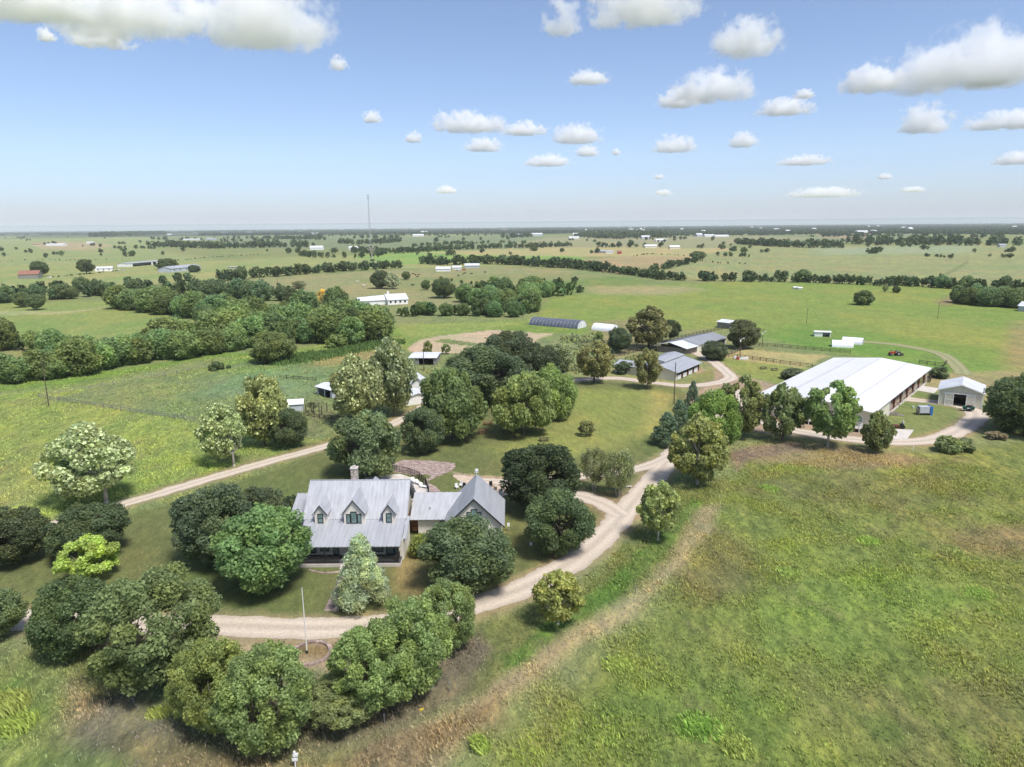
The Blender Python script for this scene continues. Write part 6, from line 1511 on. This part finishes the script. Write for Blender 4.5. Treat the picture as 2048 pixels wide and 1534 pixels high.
# scrapyard vehicles
for i, (x, y, mt, lb) in enumerate([(892,541,'white','white van in the scrapyard'),(928,541,'red','red car wreck in the scrapyard'),(236,541,'white','white pickup left of the machine shed'),(246,542,'bluegrey','grey pickup below the machine shed'),(100,556,'white','pale old car beside the rust-roofed barn'),(916,542,'bluegrey','grey car in the scrapyard')]):
    p = G(x, y); e = empty('parked_car', tuple(p), rnd.uniform(-.6,.6), lb, 'car')
    m = MB(); m.prism([(-2.2,.4),(2.2,.4),(2.25,.95),(1.2,1.05),(.7,1.6),(-1.2,1.6),(-1.7,1.0),(-2.2,.95)], 'y', -.85, .85); part('body', m, mt, e)
    m = MB(); m.prism([(.75,1.05),(.62,1.5),(-1.1,1.5),(-1.5,1.05)], 'y', -.87, .87); part('window', m, 'interior', e)
    for a in (-1.4,1.4):
        for b in (-.8,.8): m = MB(); m.tube((a,b-.12,.35),(a,b+.12,.35),.35,n=12); part('wheel', m, 'rubber', e)

# ---------------------------------------------------------------- grass and weeds
def tufts(name, label, n, region, size, blades, mat, seed, colk=1.0, wmin=.5, bright=None, lean=.45, wb=.10):
    r = np.random.RandomState(seed); (x0, x1), (d0, d1) = region
    a = np.radians(r.uniform(x0, x1, n)); d = np.sqrt(r.uniform(d0**2, d1**2, n)); x = d*np.sin(a); y = d*np.cos(a)
    c, w_, z = gsample(x, y)
    cl = fbm((x+y*.4)/6, (y-x*.4)/7, 4, seed); keep = (w_ > wmin) & (r.rand(n) < np.clip((cl-.30)*3, .12, 1)); x, y, z, c, cl = x[keep], y[keep], z[keep], c[keep], cl[keep]; n = len(x)
    s = size[0] + (size[1]-size[0])*r.rand(n)*(.5+np.clip((cl-.4)*2,0,1)); 
    B = blades; X = np.repeat(x, B); Y = np.repeat(y, B); Z = np.repeat(z, B); S = np.repeat(s, B); N_ = n*B
    an = r.uniform(0, 6.283, N_); ln = r.uniform(.1, 1, N_)*lean
    ox = np.cos(an)*S*.35*r.rand(N_); oy = np.sin(an)*S*.35*r.rand(N_)
    dx = (np.cos(an)*ln - .30)*S; dy = (np.sin(an)*ln + .12)*S; h = S*r.uniform(.5, 1, N_)
    wd = S*wb*r.uniform(.6, 1.4, N_); pa = r.uniform(0, 6.283, N_); wx = np.cos(pa)*wd; wy = np.sin(pa)*wd
    p0 = np.stack([X+ox-wx, Y+oy-wy, Z-.03], 1); p1 = np.stack([X+ox+wx, Y+oy+wy, Z-.03], 1)
    p2 = np.stack([X+ox+dx*.6+wx*.9, Y+oy+dy*.6+wy*.9, Z+h*.75], 1); p3 = np.stack([X+ox+dx-wx*.3, Y+oy+dy-wy*.3, Z+h], 1)
    V = np.stack([p0, p1, p2, p3], 1).reshape(-1, 3)
    tc = np.repeat(c, B, 0)*colk*r.uniform(.55, 1.55, N_)[:, None]*np.repeat(r.uniform(.75, 1.25, n), B)[:, None]
    hue = np.repeat(np.clip((cl-.5)*4, -1, 1), B)[:, None]*np.array((.18, .10, -.1)) + 1
    tc = tc*hue; st = r.rand(N_) < .07; tc[st] = np.array((.34,.30,.17))*r.uniform(.7,1.2,(st.sum(),1))
    if bright is not None: tc = np.array(bright)*r.uniform(.6, 1.35, N_)[:, None]
    me = npmesh(name, V, quads(N_), MT['grass'], np.repeat(tc, 4, 0)); o = link(name, me); tag(o, label, kind='stuff'); return o
tufts('wild_grass', 'tall mixed grass and weeds of the near field', 230000, ((-46,46),(48,165)), (.20,.48), 5, 'grass', 1, 1.95)
tufts('meadow_weeds', 'bright weeds and tall grass of the left field', 42000, ((-50,-4),(140,300)), (.25,.6), 4, 'grass', 2, 1.7, wb=.2)
tufts('scrub_weeds', 'scrubby weeds beside the sand arenas', 9000, ((4,22),(230,340)), (.9,1.8), 5, 'grass', 3, 1.5, wmin=.7, wb=.25)
def clump(x, y, rad, h, n, col, label, seed, name='tall_grass_clump'):
    p = G(x, y); r = np.random.RandomState(seed); a = r.uniform(0,6.283,n); q = rad*np.minimum(np.abs(r.normal(0,.42,n)), .85); X = q*np.cos(a); Y = q*np.sin(a)
    an = r.uniform(0,6.283,n); H_ = h*r.uniform(.5,1,n); dx = np.cos(an)*.3*h-.35*h; dy = np.sin(an)*.3*h+.15*h; wd = .02*h+.012; pa = r.uniform(0,6.283,n)
    wx = np.cos(pa)*wd; wy = np.sin(pa)*wd; z = np.zeros(n)
    V = np.stack([np.stack([X-wx,Y-wy,z],1),np.stack([X+wx,Y+wy,z],1),np.stack([X+dx*.5+wx,Y+dy*.5+wy,H_*.8],1),np.stack([X+dx-wx*.2,Y+dy-wy*.2,H_],1)],1).reshape(-1,3)
    T_ = np.repeat(np.array(col)*r.uniform(.6,1.4,n)[:,None],4,0); o = link(name, npmesh(name, V, quads(n), MT['grass'], T_)); o.location = (p[0],p[1],0); tag(o, label, 'grass clump')
CG = (.44,.54,.15)
for i, (x, y, rad, h, n, lb) in enumerate([(965,1498,.9,1.3,500,'bright arching grass clump below the mown track, nearest the bottom centre'),(15,1420,2.4,1.5,1600,'bright grass clump at the left edge below the drive'),(40,1455,1.8,1.3,900,'bright grass clump second from the left bottom corner'),
  (1240,1335,2.0,.9,900,'yellow-green grass clump left in the near field'),(1480,1500,1.6,1.1,800,'bright grass clump at the bottom right of centre'),(1400,1460,2.4,.9,900,'broad low bright clump beside the bottom one'),
  (1905,1105,1.6,.9,600,'yellow-green clump in the upper right field'),(1740,1085,1.8,.9,600,'bright clump in the middle of the upper field'),(1960,1190,2.2,.9,700,'bright clump right in the near field'),(1890,1260,2.0,.9,700,'bright clump lower right in the near field'),
  (1540,980,2.0,.8,500,'green clump near the top left of the field'),(1580,1150,1.8,.9,600,'yellow clump left of the field middle'),(320,1430,1.2,.9,500,'small bright grass tuft left of the tree row')]):
    clump(x, y, rad * 1.1, h * rnd.uniform(.7, 1.0), int(n * 1.3), tuple(c_ * rnd.uniform(.8, 1.1) for c_ in CG), lb, 40+i)
# tall cane along the ditch below the creek bend
P = cat([(560,722),(620,716),(680,706),(740,694),(800,688)], 10); rs2 = np.random.RandomState(9); n = 9000; t = rs2.rand(n)*(len(P)-1); i0 = t.astype(int); f = (t-i0)[:,None]; B_ = P[i0]*(1-f)+P[np.minimum(i0+1,len(P)-1)]*f
X = B_[:,0]+rs2.uniform(-2.5,2.5,n); Y = B_[:,1]+rs2.normal(0,4.5,n); H_ = rs2.uniform(.6,1.5,n)*(.6+1.2*fbm(X/9,Y/9,3,8)); wd = .22; pa = rs2.uniform(0,6.283,n)
V = np.stack([np.stack([X-wd*np.cos(pa),Y-wd*np.sin(pa),X*0],1),np.stack([X+wd*np.cos(pa),Y+wd*np.sin(pa),X*0],1),np.stack([X+wd*np.cos(pa)-.2,Y+wd*np.sin(pa),H_*.85],1),np.stack([X-.4,Y,H_],1)],1).reshape(-1,3)
o = link('cane', npmesh('cane', V, quads(n), MT['grass'], np.repeat(np.array((.13,.21,.06))*rs2.uniform(.6,1.4,n)[:,None],4,0))); tag(o, 'tall green cane along the ditch below the creek trees', kind='stuff')

# ---------------------------------------------------------------- clouds
def cloudmat():
    m = bpy.data.materials.new('cloud_vapour'); m.use_nodes = True; n = m.node_tree; n.nodes.clear(); L = n.links.new
    out = N(n, 'ShaderNodeOutputMaterial'); v = N(n, 'ShaderNodeVolumePrincipled'); v.inputs['Color'].default_value = (1, 1, 1, 1)
    v.inputs['Anisotropy'].default_value = -.25
    tc = N(n, 'ShaderNodeTexCoord'); oi = N(n, 'ShaderNodeObjectInfo'); sx = N(n, 'ShaderNodeSeparateXYZ'); L(tc.outputs['Object'], sx.inputs[0])
    def M(op, a, b=None, c=None):
        x = N(n, 'ShaderNodeMath', operation=op)
        for i, q in enumerate((a, b, c)):
            if q is None: continue
            if isinstance(q, (int, float)): x.inputs[i].default_value = q
            else: L(q, x.inputs[i])
        return x.outputs[0]
    X, Y, Z = sx.outputs
    zz = M('ADD', M('POWER', M('MAXIMUM', Z, 0.0), 2.0), M('POWER', M('MULTIPLY', M('MINIMUM', Z, 0.0), 4.5), 2.0))
    f = M('SUBTRACT', 1.0, M('ADD', zz, M('ADD', M('MULTIPLY', X, X), M('MULTIPLY', Y, Y))))
    vm = N(n, 'ShaderNodeVectorMath', operation='MULTIPLY'); L(tc.outputs['Object'], vm.inputs[0]); L(oi.outputs['Color'], vm.inputs[1])
    def noise(sc_, det, ro):
        x = N(n, 'ShaderNodeTexNoise', noise_dimensions='4D'); x.inputs['Scale'].default_value = sc_; x.inputs['Detail'].default_value = det; x.inputs['Roughness'].default_value = ro
        L(vm.outputs[0], x.inputs['Vector']); L(M('MULTIPLY', oi.outputs['Random'], 60.0), x.inputs['W']); return x.outputs['Fac']
    nz = noise(2.6, 9, .66)
    q = M('ADD', M('SUBTRACT', f, .40), M('MULTIPLY', M('SUBTRACT', nz, .5), 4.2))
    q = M('MINIMUM', M('MAXIMUM', M('MULTIPLY', q, 2.8), 0.0), 1.0)
    edge = M('MINIMUM', M('SUBTRACT', 1.0, M('ABSOLUTE', X)), M('MINIMUM', M('SUBTRACT', 1.0, M('ABSOLUTE', Y)), M('SUBTRACT', 1.12, Z)))
    edge = M('MINIMUM', M('MULTIPLY', M('MAXIMUM', edge, 0.0), 4.0), 1.0)
    L(M('MULTIPLY', M('MULTIPLY', q, edge), oi.outputs['Alpha']), v.inputs['Density'])
    L(v.outputs[0], out.inputs['Volume']); m.cycles.volume_step_rate = CLOUD_STEP; return m
CLOUD_STEP = .35
CLOUDS = [(-100,-70,180,30,'n'),(60,-60,420,60,'n'),(380,-50,668,82,'n'),(132,50,268,92,'n'),(74,56,114,82,'n'),(656,108,698,140,'n'),(722,220,766,245,'n'),(808,262,846,285,'n'),(860,222,1020,264,'n'),(1000,242,1098,270,'n'),(925,274,1012,302,'n'),
 (1080,0,1162,72,'n'),(1168,-40,1406,42,'n'),(1424,34,1562,110,'n'),(1135,140,1222,168,'n'),(1100,247,1208,286,'n'),(1150,290,1200,312,'n'),(1045,308,1144,332,'n'),(1222,297,1242,310,'n'),(1310,178,1404,214,'n'),(1340,140,1512,200,'n'),(1302,270,1396,304,'n'),(1456,262,1516,294,'n'),
 (1512,194,1628,230,'n'),(1586,178,1630,196,'n'),(1680,130,1800,182,'n'),(1780,60,2120,172,'n'),(1935,140,2018,170,'n'),(1796,208,1904,264,'n'),(1936,218,2120,256,'n'),(1556,308,1660,330,'n'),(1990,300,2090,328,'n'),(1574,372,1722,394,'n'),(1754,346,1784,358,'n'),(1308,348,1328,358,'n'),(870,370,914,386,'n'),(1310,378,1345,390,'n'),(1800,372,1850,384,'n')]
CM = cloudmat()
cmb = MB(); cmb.box(-1, 1, -1, 1, -.32, 1.12); CME = cmb.mesh('cloud', CM)
def cloud(x0, y0, x1, y1, i, thin=1.0):
    d = FW + ((x0+x1)/2 - 1024)/FPX*RT + (767 - y1)/FPX*UP; el = math.atan2(d[2], math.hypot(d[0], d[1]))
    dist = min(1100/math.tan(max(el, .01)), 26000); hx = dist/math.hypot(d[0], d[1]); base = np.array((d[0]*hx, d[1]*hx, HCAM + d[2]*hx))
    k = float((base - np.array((0,0,HCAM)))@FW)/FPX; wdt = (x1-x0)*k*1.12; hgt = (y1-y0)*k*1.1
    o = link('cloud', CME); dp = min(wdt, hgt*2.2); o.scale = (wdt/2*1.05, dp/2*1.05, hgt*.9)
    o.color = (wdt/2/hgt*1.05, dp/2/hgt*1.05, .9, (2.6 if x1 - x0 < 250 else 3.0)/hgt*thin)
    o.location = (base[0], base[1], base[2] + hgt*.12); o.rotation_euler = (0, 0, math.atan2(-d[0], d[1]))
    return o, 0
CL = [cloud(*c[:4], i) for i, c in enumerate(CLOUDS)]
names = ['long streaky cloud cut by the top left corner','broad cloud along the top left','large ragged cloud at the top left of centre','flat small cloud below the top left bank','tiny cloud left of the flat small one','small round cloud above the tower side','faint small cloud left of the middle row','faint tiny cloud below the small left one','long low cloud left of centre','right half of the long low centre cloud','thin wispy cloud under the long low one',
 'torn narrow cloud at the top centre','wide cloud cut by the top edge','large domed cloud upper right of centre','small double cloud centre right','domed cloud right of the long low one','small cloud under the domed one','flat low cloud lowest in the centre','tiny puff right of the small cloud','small left lobe of the two-part cloud','large lobe of the two-part cloud','low cloud with a pointed top','small rounded low cloud','flat cloud with a wisp above it','small wisp above the flat cloud','left cloud of the large right bank','largest cloud of the right bank, cut by the edge','small flat cloud under the right bank','compact heaped cloud at the right','long pale cloud at the right edge','thin double cloud low at right','low cloud cut by the right edge','long faint cloud near the horizon','tiny cloud near the horizon at right','tiny cloud near the horizon at centre','small faint cloud above the tower horizon','tiny faint cloud right of centre horizon','faint little cloud low at right']
for (o, *_), nm in zip(CL, names): tag(o, nm, 'cloud')

# ---------------------------------------------------------------- uniform veil volume added to whiten the lower sky
m = MB(); m.box(-400000, 400000, -400000, 400000, 2400, 2600)
vm_ = bpy.data.materials.new('whitening_veil'); vm_.use_nodes = True; n = vm_.node_tree; n.nodes.clear()
out = N(n, 'ShaderNodeOutputMaterial'); v = N(n, 'ShaderNodeVolumePrincipled'); v.inputs['Color'].default_value = (1,1,1,1); v.inputs['Density'].default_value = 9e-5; v.inputs['Anisotropy'].default_value = -.1
n.links.new(v.outputs[0], out.inputs['Volume'])
o = m.build('sky_whitening_veil', vm_); tag(o, 'added uniform veil in place of wispy cloud, whitening the lower sky', kind='stuff'); o.display_type = 'BOUNDS'

# ---------------------------------------------------------------- haze
m = MB(); m.box(-31000, 31000, -31000, 31000, -1.5, 146)
hm = bpy.data.materials.new('haze_air'); hm.use_nodes = True; n = hm.node_tree; n.nodes.clear()
out = N(n, 'ShaderNodeOutputMaterial'); v = N(n, 'ShaderNodeVolumePrincipled'); v.inputs['Color'].default_value = (.90,.96,1,1); v.inputs['Density'].default_value = 5e-5; v.inputs['Anisotropy'].default_value = -.1
n.links.new(v.outputs[0], out.inputs['Volume'])
o = m.build('haze', hm); o['kind'] = 'stuff'; o.display_type = 'BOUNDS'
